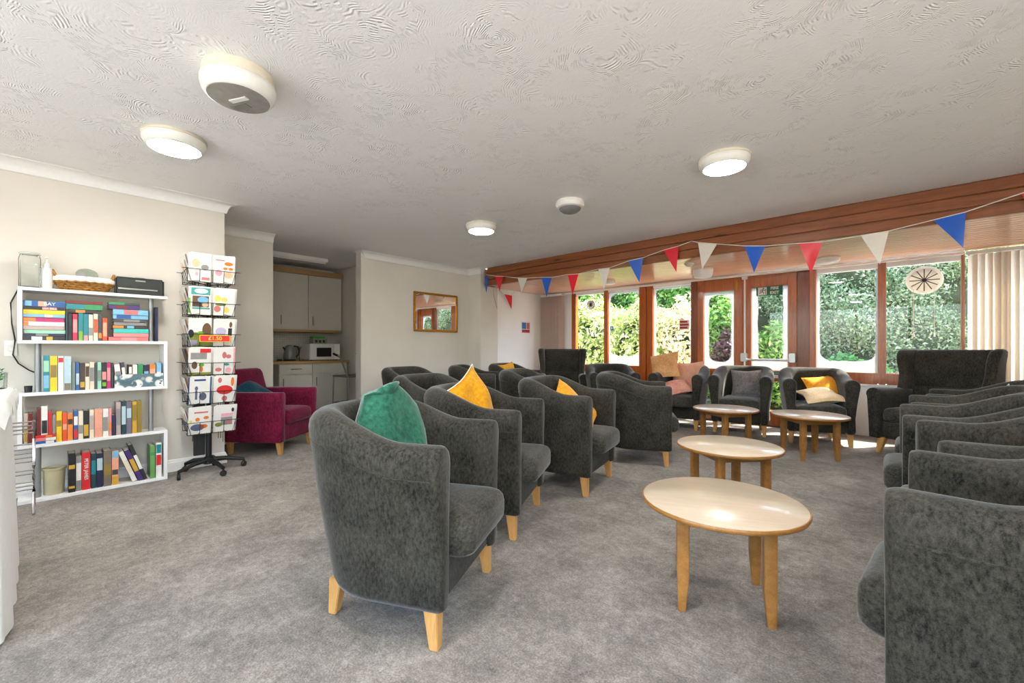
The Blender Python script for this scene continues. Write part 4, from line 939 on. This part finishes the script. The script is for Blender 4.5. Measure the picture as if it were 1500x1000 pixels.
for i in range(5):
    z = .008 + i * .014; rr = .72 + .07 * i
    pt = [(.085 * rr * math.cos(2 * PI * j / 40), .155 * rr * math.sin(2 * PI * j / 40), z + .004 * (-1) ** (j + i)) for j in range(40)]
    MB().tube(pt, .009, 6, closed=True).build('wicker_row', K('wicker', S(150, 104, 42), .7, .35), bk, smooth=True)
MB().lathe([(.001, .004), (.7, .004), (.72, .006), (.001, .008)], 30).build('bottom', K('wicker', S(150, 104, 42)), bk).scale = (.085, .155, 1)
MB().lathe([(.94, .062), (1.06, .07), (1.08, .088), (1.02, .105), (.94, .108), (.9, .085), (.001, .075)], 40).build('liner', K('liner', S(224, 220, 212), .9), bk, smooth=True).scale = (.085, .155, 1)
for s in (-1, 1): MB().tube([(-.03, s * .14, .09), (-.02, s * .156, .125), (0, s * .16, .14), (.02, s * .156, .125), (.03, s * .14, .09)], .0095, 8).build('handle', K('wicker', S(150, 104, 42)), bk, smooth=True)
cdm = NT('disc_rainbow'); cdm.base(cdm.ramp(cdm.noise(cdm.coord(), 12, 2), [(.35, S(206, 210, 206)), (.5, S(190, 206, 176)), (.65, S(216, 214, 224))])); cdm.set(Metallic=.8, Roughness=.15)
dk = thing('compact_disc', 'shiny disc lying in the wicker basket', 'disc', (-4.45, .235, ZT + .128)); dk.rotation_euler = (0, R(55), 0)
MB().lathe([(.009, 0), (.06, 0), (.06, .0014), (.009, .0014)], 40).build('disc', cdm.m, dk)
rd = thing('radio', 'flat black radio with a silver strip at the right end of the bookcase top', 'radio', (-4.455, .532, ZT))
MB().bx(-.035, .035, -.148, .148, .0, .138).build('case', K('radio_black', S(22, 30, 26), .4), rd, bevel=.012, seg=3)
MB().bx(.035, .038, -.13, .105, .042, .052).build('silver_strip', M['chrome'], rd); MB().bx(-.01, .02, -.03, .03, .137, .143).build('button_row', M['alu'], rd, bevel=.002); MB().bx(.035, .0365, -.03, .03, .108, .118).build('badge', M['alu'], rd)
mu = thing('cup', 'small black cup on the second shelf down left of the metal post', 'cup', (-4.40, -.052, .745)); MB().lathe([(.001, 0), (.018, 0), (.02, .045), (.017, .045), (.015, .006), (.001, .006)], 18).build('body', M['black'], mu, smooth=True)

# chrome magazine rack in front of the bookcase
mr = thing('magazine_rack', 'wavy chrome wire magazine rack beside the bookcase', 'rack', (-4.10, -.13, 0))
sidep = [(.10, .0), (.04, .05), (.0, .12), (.03, .22), (.055, .30), (.03, .38), (.0, .46), (.02, .52), (.055, .58)]
for s in (-.105, .105): MB().tube([(x - .03, s, z + .006) for x, z in sidep], .008, 8).build('side_wire', M['chrome'], mr, smooth=True)
for s in (-.105, .105): MB().tube([(-.10, s, .006), (-.06, s, .06), (-.03, s, .12)], .0065, 8).build('foot_wire', M['chrome'], mr, smooth=True)
for k, z in enumerate((.14, .165, .19, .245, .27, .325, .35, .375, .40, .43, .50, .525, .55, .575)):
    xs_ = np.interp(z, [q[1] for q in sidep], [q[0] for q in sidep]); MB().tube([(xs_ - .03, -.13 if k < 10 else -.105, z + .006), (xs_ - .03, .105, z + .006)], .0055, 6).build('cross_wire', M['chrome'], mr, smooth=True)

# white draped table at the left edge
dt = thing('draped_table', 'tall table under a white cloth at the left edge', 'table', (-2.76, -.66, 0))
HX, HY, HT = .43, .575, .862
rings = []
for z, o in ((.02, .012), (.12, .010), (.3, .006), (.5, .002), (.72, -.004), (.80, .004), (.835, .006), (.855, 0), (.862, -.012)):
    q = rrect(HX + o, HY + o, .05, 6); q0 = rrect(HX, HY, .05, 6); pts = []
    dense = []
    for i in range(len(q)):
        a, b = Vector(q[i]), Vector(q[(i + 1) % len(q)]); m_ = max(1, int((Vector(q0[i]) - Vector(q0[(i + 1) % len(q)])).length / .03))
        for k in range(m_): dense.append(a + (b - a) * k / m_)
    for i, p in enumerate(dense):
        nr = Vector((p.x / HX ** 2, p.y / HY ** 2)).normalized(); am = .012 * (1 - z / .87); p2 = p + nr * am * math.sin(i * .9)
        pts.append((p2.x, p2.y, z))
    rings.append(pts)
MB().loft(rings).build('cloth', K('white_cloth', S(226, 226, 222), .8, .02), dt, smooth=True, angle=70)
fr = MB(); ruff = [rings[-3][i] for i in range(len(rings[-3]))]
lo = [(x * 1.03, y * 1.02, .80 + .022 * math.sin(i * 1.7) - .02 * math.sin(i * .6)) for i, (x, y, z) in enumerate(ruff)]; up_ = [(x * 1.012, y * 1.008, .848) for x, y, z in ruff]; up2 = [(x * 1.0, y * 1.0, .858) for x, y, z in ruff]
fr.loft([lo, up_, up2], caps=False).build('lace_edge', K('lace', S(230, 230, 226), .9, .05), dt, smooth=True, angle=180)
for sx in (-1, 1):
    for sy in (-1, 1): MB().bx(sx * .38 - .02, sx * .38 + .02, sy * .5 - .02, sy * .5 + .02, 0, .84).build('leg', M['beech'], dt)
gv = thing('glass_bowl', 'low glass bowl of green sprigs on the white draped table', 'bowl', (-3.02, -.155, .863))
MB().lathe([(.001, 0), (.05, 0), (.056, .004), (.058, .075), (.054, .075), (.052, .008), (.001, .007)], 28).build('bowl', M['jar'], gv, smooth=True, angle=50)
rng = random.Random(5); sp = MB()
for i in range(22):
    a = rng.uniform(0, 6.28); r_ = rng.uniform(0, .03); h = rng.uniform(.05, .13); sp.tube([(r_ * math.cos(a), r_ * math.sin(a), .01), (r_ * 1.5 * math.cos(a), r_ * 1.5 * math.sin(a), h)], [.0015, .0006], 4)
    for k in range(5): zz = h * (.4 + .12 * k); b = rng.uniform(0, 6.28); cx, cy = r_ * 1.4 * math.cos(a), r_ * 1.4 * math.sin(a); sp.add([(cx, cy, zz), (cx + .012 * math.cos(b), cy + .012 * math.sin(b), zz + .004), (cx + .016 * math.cos(b + .5), cy + .016 * math.sin(b + .5), zz + .010), (cx + .006 * math.cos(b + .9), cy + .006 * math.sin(b + .9), zz + .008)], [(0, 1, 2, 3)])
sp.build('sprigs', M['leaf_fern'], gv)

# ================================================================== revolving card rack
cr = thing('card_rack', 'black wire revolving greeting card rack on a five-star castor base', 'display rack', (-4.355, .965, 0), R(-4))
MB().tube([(0, 0, .10), (0, 0, 1.80)], .016, 12).build('pole', M['black'], cr, smooth=True)
MB().tube([(0, 0, .08), (0, 0, .34)], .022, 12).build('lower_tube', M['black'], cr, smooth=True)
MB().bx(-.055, -.03, -.10, -.02, .14, 1.05).build('spine_board', M['black'], cr, bevel=.004)
hub = MB().lathe([(.001, .07), (.04, .07), (.036, .12), (.02, .135), (.001, .135)], 20).build('base_hub', M['black'], cr, smooth=True)
for i in range(5):
    a = R(14 + 72 * i); c, s = math.cos(a), math.sin(a); rr = .19 if c < -.3 else .255
    ft = MB().tube([(.02 * c, .02 * s, .10), (.12 * c, .12 * s, .095), (rr * c, rr * s, .066)], [.022, .019, .014], 8).build('foot', M['black'], cr, smooth=True)
    MB().lathe([(.001, -.012), (.022, -.012), (.0245, -.006), (.0245, .006), (.022, .012), (.001, .012)], 18).build('castor', M['black'], ft, smooth=True, loc=(rr * c, rr * s, .0245), rot=(R(90), 0, a + R(50)))
    MB().tube([(rr * c, rr * s, .045), (rr * c, rr * s, .068)], .008, 8).build('castor_stem', M['black'], ft)
TZ = [1.585, 1.315, 1.060, .825, .590, .345]; A0, A1 = .105, .185
def rotf(k, p): a = k * PI / 2; c, s = round(math.cos(a)), round(math.sin(a)); return (p[0] * c - p[1] * s, p[0] * s + p[1] * c, p[2])
for ti, z in enumerate(TZ):
    for k in range(4):
        wr = MB(); T_ = lambda p: rotf(k, p)
        for (a, zz, hw) in ((A0 + .035, z, .165), (A0 + .06, z + .10, .20)):
            wr.tube([T_((a, -hw, zz)), T_((a, hw, zz))], .0026, 5)
        wr.tube([T_((A0 - .02, -.165, z + .01)), T_((A0 - .02, .165, z + .01))], .0026, 5)
        for y in (-.162, -.082, -.005, .005, .082, .162):
            wr.tube([T_((A0 - .02, y, z + .01)), T_((A0 + .035, y, z)), T_((A0 + .06, y, z + .10))], .0022, 5)
        for y in (-.10, .10): wr.tube([T_((A0 - .02, y, z - .09)), T_((A0 - .02, y, z + .17))], .003, 5)
        wr.build('wire_basket', M['black_wire'], cr)
    sk = MB(); [sk.tube([(0, 0, z - .01), rotf(k, (A0 - .02, 0, z + .01))], .004, 5) for k in range(4)]; sk.build('spoke', M['black_wire'], cr)
def card(label, k, y, ti, d, w_, h, prints, paper='card_white', back=0, group='greeting cards in the revolving rack', roll=0):
    z = TZ[ti] + .004; tilt = R(13)
    o = MB().bx(-.0016, 0, -w_ / 2, w_ / 2, 0, h).build('greeting_card', K(paper, {'card_white': S(234, 231, 224), 'card_cream': S(226, 214, 196), 'card_kraft': S(206, 150, 116), 'card_black': S(28, 28, 28), 'card_blue': S(60, 96, 140), 'card_red': S(206, 60, 54)}[paper], .4, .02))
    rel = rotf(k, (A0 + .028 - back, y, z))
    c, s = math.cos(R(-4)), math.sin(R(-4))
    o.location = (-4.355 + c * rel[0] - s * rel[1], .965 + s * rel[0] + c * rel[1], z)
    o.rotation_euler = (Matrix.Rotation(R(-4) + k * PI / 2, 4, 'Z') @ Matrix.Rotation(tilt, 4, 'Y') @ Matrix.Rotation(R(roll), 4, 'X')).to_euler()
    tag(o, label, 'card', group)
    for (kind, x0, x1, z0, z1, cn) in prints:
        mt = K('print_' + cn, S(*PC[cn]), .4, .1); m2 = MB(); x0, x1 = (x0 - .5) * w_, (x1 - .5) * w_; z0, z1 = z0 * h, z1 * h
        if kind == 'r': m2.bx(0, .0006, x0, x1, z0, z1)
        else:
            n = 20; rg = [((x0 + x1) / 2 + (x1 - x0) / 2 * math.cos(2 * PI * i / n), (z0 + z1) / 2 + (z1 - z0) / 2 * math.sin(2 * PI * i / n)) for i in range(n)]
            m2.prism(rg, 'x', 0.0, .0007)
        m2.build('printed_motif', mt, o)
PC = {'peach': (236, 190, 150), 'grey': (150, 146, 144), 'orange': (232, 120, 40), 'red': (214, 50, 44), 'teal': (70, 160, 156), 'sky': (120, 180, 220), 'green': (120, 180, 60), 'brown': (110, 84, 60), 'yellow': (236, 214, 110), 'pink': (236, 170, 180), 'rose': (206, 120, 116), 'slate': (96, 104, 130), 'navy': (44, 76, 130), 'dark': (50, 50, 54), 'lilac': (190, 180, 210), 'white': (240, 238, 232), 'olive': (130, 140, 60)}
front = [
 ('white card with a small peach flower and grey bird', [('e', .15, .5, .5, .8, 'peach'), ('e', .55, .9, .42, .62, 'grey'), ('e', .3, .45, .2, .35, 'pink'), ('r', .6, .95, .06, .16, 'rose')]),
 ('white card with rows of orange and pink sweets', [('e', .5, .9, .66, .8, 'orange'), ('e', .45, .65, .5, .6, 'orange'), ('e', .7, .92, .5, .6, 'orange'), ('e', .1, .42, .25, .5, 'pink'), ('e', .5, .92, .2, .42, 'peach'), ('r', .1, .5, .82, .86, 'rose')]),
 ('card with teal border and a landscape picture', [('r', .12, .95, .72, .97, 'teal'), ('e', .25, .85, .77, .94, 'white'), ('r', .18, .9, .28, .68, 'brown'), ('e', .4, .88, .42, .66, 'sky'), ('r', .3, .6, .29, .42, 'sky'), ('e', .6, .88, .29, .45, 'peach'), ('r', .0, .1, .05, .6, 'green'), ('r', .18, .95, .2, .26, 'teal')]),
 ('white card with yellow and pink blossoms', [('e', .05, .35, .5, .75, 'yellow'), ('e', .35, .65, .5, .68, 'yellow'), ('e', .05, .35, .12, .36, 'rose'), ('e', .5, .75, .1, .32, 'yellow'), ('e', .1, .6, .36, .46, 'olive')]),
 ('card with a green meadow and dark tree', [('r', .0, 1, .0, .5, 'olive'), ('e', .6, 1, .35, .85, 'brown'), ('e', .0, .25, .3, .6, 'dark'), ('r', .0, .4, .0, .22, 'lilac'), ('e', .4, .75, .42, .55, 'green')]),
 ('white card with a slim girl in a dark dress', [('e', .1, .6, .4, .7, 'lilac'), ('e', .72, .86, .7, .92, 'brown'), ('r', .68, .86, .4, .68, 'dark'), ('r', .72, .78, .12, .4, 'peach'), ('r', .8, .84, .12, .4, 'peach')]),
 ('card with a red corner and a grey gift tag', [('r', .5, .97, .82, .97, 'red'), ('r', .1, .8, .58, .82, 'grey'), ('e', .15, .4, .22, .5, 'brown'), ('e', .45, .7, .3, .44, 'green'), ('e', .5, .65, .1, .32, 'orange'), ('r', .0, 1, .0, .09, 'olive')]),
 ('pink-edged card with a rose butterfly', [('r', .92, 1, .0, 1, 'pink'), ('e', .4, .6, .6, .85, 'rose'), ('e', .58, .82, .6, .75, 'rose'), ('e', .5, .75, .32, .42, 'teal'), ('e', .58, .85, .05, .25, 'pink'), ('e', .1, .4, .1, .25, 'rose')]),
 ('blue-edged card with a blue lantern drawing', [('r', .0, .05, .0, 1, 'navy'), ('r', .94, 1, .0, 1, 'navy'), ('r', .25, .75, .85, .92, 'navy'), ('e', .28, .42, .5, .66, 'slate'), ('r', .3, .4, .16, .5, 'slate'), ('e', .48, .8, .12, .42, 'slate')]),
 ('white card with a big red oval', [('e', .15, .9, .3, .65, 'red'), ('e', .2, .38, .75, .95, 'rose'), ('e', .8, .95, .6, .95, 'orange'), ('e', .4, .66, .04, .24, 'rose')]),
 ('white card with a purple wheelbarrow of orange fruit', [('e', .1, .7, .12, .38, 'slate'), ('e', .3, .5, .48, .62, 'orange'), ('e', .65, .9, .54, .66, 'orange'), ('e', .5, .85, .2, .36, 'orange'), ('r', .04, .16, .44, .54, 'yellow'), ('r', .25, .85, .78, .84, 'rose')]),
 ('white card with a pink-roofed market stall', [('r', .35, .9, .58, .7, 'pink'), ('r', .35, .88, .25, .56, 'grey'), ('e', .6, .88, .28, .42, 'rose'), ('e', .08, .42, .2, .36, 'olive'), ('e', .82, .95, .74, .9, 'dark')]),
]
for i, (d, pr) in enumerate(front):
    ti = i // 2; y = -.083 if i % 2 == 0 else .083
    card(d + ' at the front of the rack', 0, y, ti, d, .152, .225, pr)
    card('plain card tucked behind the %s' % d.replace('white ', ''), 0, y + .012, ti, d, .15, .232, [], back=.012, roll=(3 if i % 3 == 1 else -1))
for ti in range(6):
    for j, (y, pp) in enumerate(((-.085, 'card_white'), (.06, ['card_cream', 'card_kraft', 'card_kraft', 'card_red', 'card_kraft', 'card_cream'][ti]), (.085, ['card_white', 'card_white', 'card_white', 'card_black', 'card_white', 'card_white'][ti]))):
        card('%s card edge-on in the rack left side, %s tier, %s of three' % ({'card_white': 'white', 'card_cream': 'cream', 'card_kraft': 'terracotta', 'card_red': 'red', 'card_black': 'black'}[pp], ORD[ti], ORD[j]), 3, y, ti, '', .15, .22, [('e', .2, .8, .4, .8, ['peach', 'rose', 'grey'][j])] if pp != 'card_black' else [], pp, back=[0, .012, -.0035][j])
    card('white card in the right side of the rack, %s tier' % ORD[ti], 1, 0.08, ti, '', .15, .225, [('e', .3, .7, .4, .7, 'rose')])
ps = thing('price_sign', 'red price sign with yellow figures clipped to the card rack', 'sign', (-4.355 + .176, .965 + .005, 1.125)); ps.rotation_euler = (0, 0, R(-4))
MB().bx(0, .003, -.105, .105, -.028, .028).build('board', K('price_yellow', S(236, 196, 60)), ps); MB().bx(.003, .004, -.1, .1, -.023, .023).build('red_panel', K('price_red', S(216, 36, 40)), ps)
text_mesh('lettering', '£1.50', .042, K('price_yellow', S(236, 196, 60)), ps, (.0045, 0, 0), (R(90), 0, R(90)), .0008)

# ================================================================== kitchen niche
KX = -6.62
M['cab'] = mat_plain('kitchen_door', S(206, 202, 190), .5, .03); M['gap'] = mat_plain('cabinet_shadow_gap', S(120, 116, 108), .8)
bu = thing('base_cabinet', 'pale kitchen base cabinet with two doors under the worktop', 'cabinet', (0, 0, 0))
MB().bx(-7.22, KX - .02, 2.315, 3.335, .11, .81).build('carcass', M['cab'], bu)
MB().bx(-7.2, KX - .06, 2.33, 3.32, 0, .11).build('plinth', K('plinth_oak', S(150, 118, 70)), bu)
for a, b in ((2.317, 2.782), (2.79, 3.333)):
    dr = MB().bx(KX - .02, KX, a, b, .655, .80).build('drawer', M['cab'], bu, bevel=.002)
    if a < 2.5: MB().tube([(KX + .02, 2.47, .735), (KX + .02, 2.62, .735)], .006, 8).build('handle', K('handle_copper', S(150, 116, 92), .35), dr)
    do = MB().bx(KX - .02, KX, a, b, .12, .645).build('door', M['cab'], bu, bevel=.002)
    MB().tube([(KX + .02, a + .05, .47), (KX + .02, a + .05, .60)], .006, 8).build('handle', K('handle_copper', S(150, 116, 92), .35), do)
wt = tag(MB().bx(-7.235, KX + .02, 1.62, 3.36, .812, .848).build('worktop', K('worktop_beech', S(186, 146, 92), .35), bevel=.004), 'beech worktop in the kitchen niche', 'worktop')
uc = thing('wall_cabinet', 'pale two-door wall cabinet with oak trim in the kitchen niche', 'cabinet', (0, 0, 0)); UX = -6.89
MB().bx(-7.238, UX - .02, 2.1, 3.37, 1.33, 2.19).build('carcass', M['cab'], uc)
for a, b in ((2.1, 2.83), (2.838, 3.37)):
    do = MB().bx(UX - .02, UX, a, b, 1.345, 2.185).build('door', M['cab'], uc, bevel=.002); MB().tube([(UX + .02, a + (.06 if a > 2.5 else .33), 1.40), (UX + .02, a + (.06 if a > 2.5 else .33), 1.54)], .006, 8).build('handle', K('handle_copper', S(150, 116, 92), .35), do)
MB().bx(-7.238, UX + .03, 2.1, 3.38, 2.19, 2.265).build('cornice', K('oak_trim', S(176, 140, 92), .45), uc, bevel=.006); MB().bx(-7.238, UX + .012, 2.1, 3.38, 1.295, 1.33).build('pelmet', K('oak_trim', S(176, 140, 92), .45), uc, bevel=.003)
ti_ = NT('white_small_tile'); br = ti_.new('ShaderNodeTexBrick'); br.inputs['Scale'].default_value = 14; br.offset = 0; br.inputs['Mortar Size'].default_value = .02; br.inputs['Color1'].default_value = S(206, 204, 196); br.inputs['Color2'].default_value = S(198, 196, 188); br.inputs['Mortar'].default_value = S(160, 158, 150); br.inputs['Brick Width'].default_value = .5; br.inputs['Row Height'].default_value = .5
mp = ti_.new('ShaderNodeMapping'); mp.inputs['Rotation'].default_value = (0, R(90), 0); tc = ti_.new('ShaderNodeTexCoord'); ti_.link(tc.outputs['Object'], mp.inputs[0]); sp_ = ti_.new('ShaderNodeSeparateXYZ'); cb_ = ti_.new('ShaderNodeCombineXYZ'); ti_.link(tc.outputs['Object'], sp_.inputs[0]); ti_.link(sp_.outputs[1], cb_.inputs[0]); ti_.link(sp_.outputs[2], cb_.inputs[1]); ti_.link(cb_.outputs[0], br.inputs['Vector']); ti_.base(br.outputs[0]); ti_.set(Roughness=.25)
struct(MB().bx(-7.239, -7.232, 1.62, 3.395, .85, 1.294).build('wall_splashback', ti_.m))
ke = thing('kettle', 'brushed steel electric kettle on the kitchen worktop', 'kettle', (-6.86, 2.545, .849))
MB().lathe([(.001, .0), (.085, 0), (.088, .02), (.075, .025), (.001, .025)], 28).build('base', M['black'], ke, smooth=True)
MB().lathe([(.001, .025), (.082, .026), (.086, .05), (.080, .13), (.066, .2), (.055, .225), (.03, .24), (.001, .243)], 28).build('body', K('kettle_steel', S(120, 122, 118), .3), ke, smooth=True)
MB().tube([(.02, .05, .225), (.03, .105, .215), (.03, .125, .16), (.025, .115, .09), (.02, .08, .06)], .012, 8).build('handle', M['black'], ke, smooth=True); MB().tube([(0, -.06, .17), (0, -.095, .21)], [.02, .01], 8).build('spout', M['black'], ke, smooth=True)
mw = thing('microwave', 'white microwave oven on the kitchen worktop', 'microwave', (-6.90, 3.02, .849))
MB().bx(-.2, .19, -.24, .24, .012, .26).build('body', K('microwave_white', S(222, 220, 214), .35), mw, bevel=.006); dd = MB().bx(.19, .205, -.235, .135, .016, .256).build('door', K('microwave_white', S(222, 220, 214), .35), mw, bevel=.004)
MB().bx(.205, .208, -.14, .09, .06, .20).build('window', M['black'], dd); MB().bx(.19, .2, .14, .235, .016, .256).build('control_panel', M['white_plastic'], mw, bevel=.003)
for sx in (-.15, .15):
    for sy in (-.2, .2): MB().lathe([(.012, 0), (.012, .013)], 10, (sx, sy, 0)).build('foot', M['black'], mw)
bo = thing('biscuit_box', 'small printed box with a green lid on top of the microwave', 'box', (-6.92, 3.0, 1.1095))
MB().bx(-.07, .07, -.11, .11, 0, .085).build('box', K('box_print', S(150, 150, 138), .5, .3), bo); MB().bx(-.07, .07, -.11, .09, .085, .12).build('green_lid', K('box_green', S(70, 170, 70)), bo, bevel=.01)
for y in (-.06, 0, .06): MB().bx(.07, .0715, y - .018, y + .018, .02, .06).build('dark_print', K('box_dark', S(60, 62, 58)), bo)
tp = thing('tap', 'slender dark tap on the kitchen worktop left of the microwave', 'tap', (-6.98, 2.735, .849)); MB().tube([(0, 0, 0), (0, 0, .16), (.03, -.01, .21), (.08, -.02, .2)], .011, 8).build('spout', K('tap_metal', S(90, 90, 88), .3), tp, smooth=True); MB().tube([(0, 0, .15), (0, .03, .22)], .007, 8).build('lever', K('tap_metal', S(90, 90, 88), .3), tp)
pgs = thing('plug', 'black plug and flex at the left end of the kitchen worktop', 'plug', (-6.74, 2.36, .849)); MB().bx(-.03, .03, -.03, .03, 0, .035).build('plug_body', M['black'], pgs, bevel=.006); MB().tube([(0, .03, .012), (-.03, .1, .006), (0, .17, .006)], .005, 6).build('flex', M['black'], pgs)
tr = thing('trolley', 'chrome walking trolley with a grey tray by the kitchen opening', 'trolley', (-6.05, 3.14, 0), R(10))
for y in (-.2, .2):
    MB().tube([(.16, y, .05), (.15, y, .62), (.10, y, .70), (-.02, y, .90), (-.1, y, .94)], .011, 8).build('side_tube', M['steel'], tr, smooth=True); MB().tube([(-.2, y, .05), (-.17, y, .62)], .011, 8).build('rear_tube', M['steel'], tr, smooth=True)
    MB().tube([(-.08, y, .93), (-.18, y, .96)], .017, 8).build('grip', M['black'], tr, smooth=True)
    for x in (.16, -.2): MB().lathe([(.001, -.012), (.04, -.012), (.045, 0), (.04, .012), (.001, .012)], 18).build('wheel', M['black'], tr, loc=(x, y, .045), rot=(R(90), 0, 0), smooth=True)
MB().bx(-.2, .2, -.21, .21, .62, .645).build('tray', K('tray_grey', S(126, 120, 112), .5), tr, bevel=.008); MB().bx(-.19, .18, -.2, .2, .24, .255).build('lower_shelf', K('tray_grey', S(126, 120, 112), .5), tr, bevel=.004)
bl = thing('strip_light', 'unlit white fluorescent batten on the kitchen niche ceiling', 'lamp', (-6.33, 2.25, CEIL)); MB().bx(-.05, .05, -.62, .62, -.05, 0).build('body', M['white_plastic'], bl, bevel=.006); MB().bx(-.04, .04, -.6, .6, -.075, -.05).build('diffuser', K('batten_diffuser', S(214, 214, 210), .3), bl, bevel=.01)
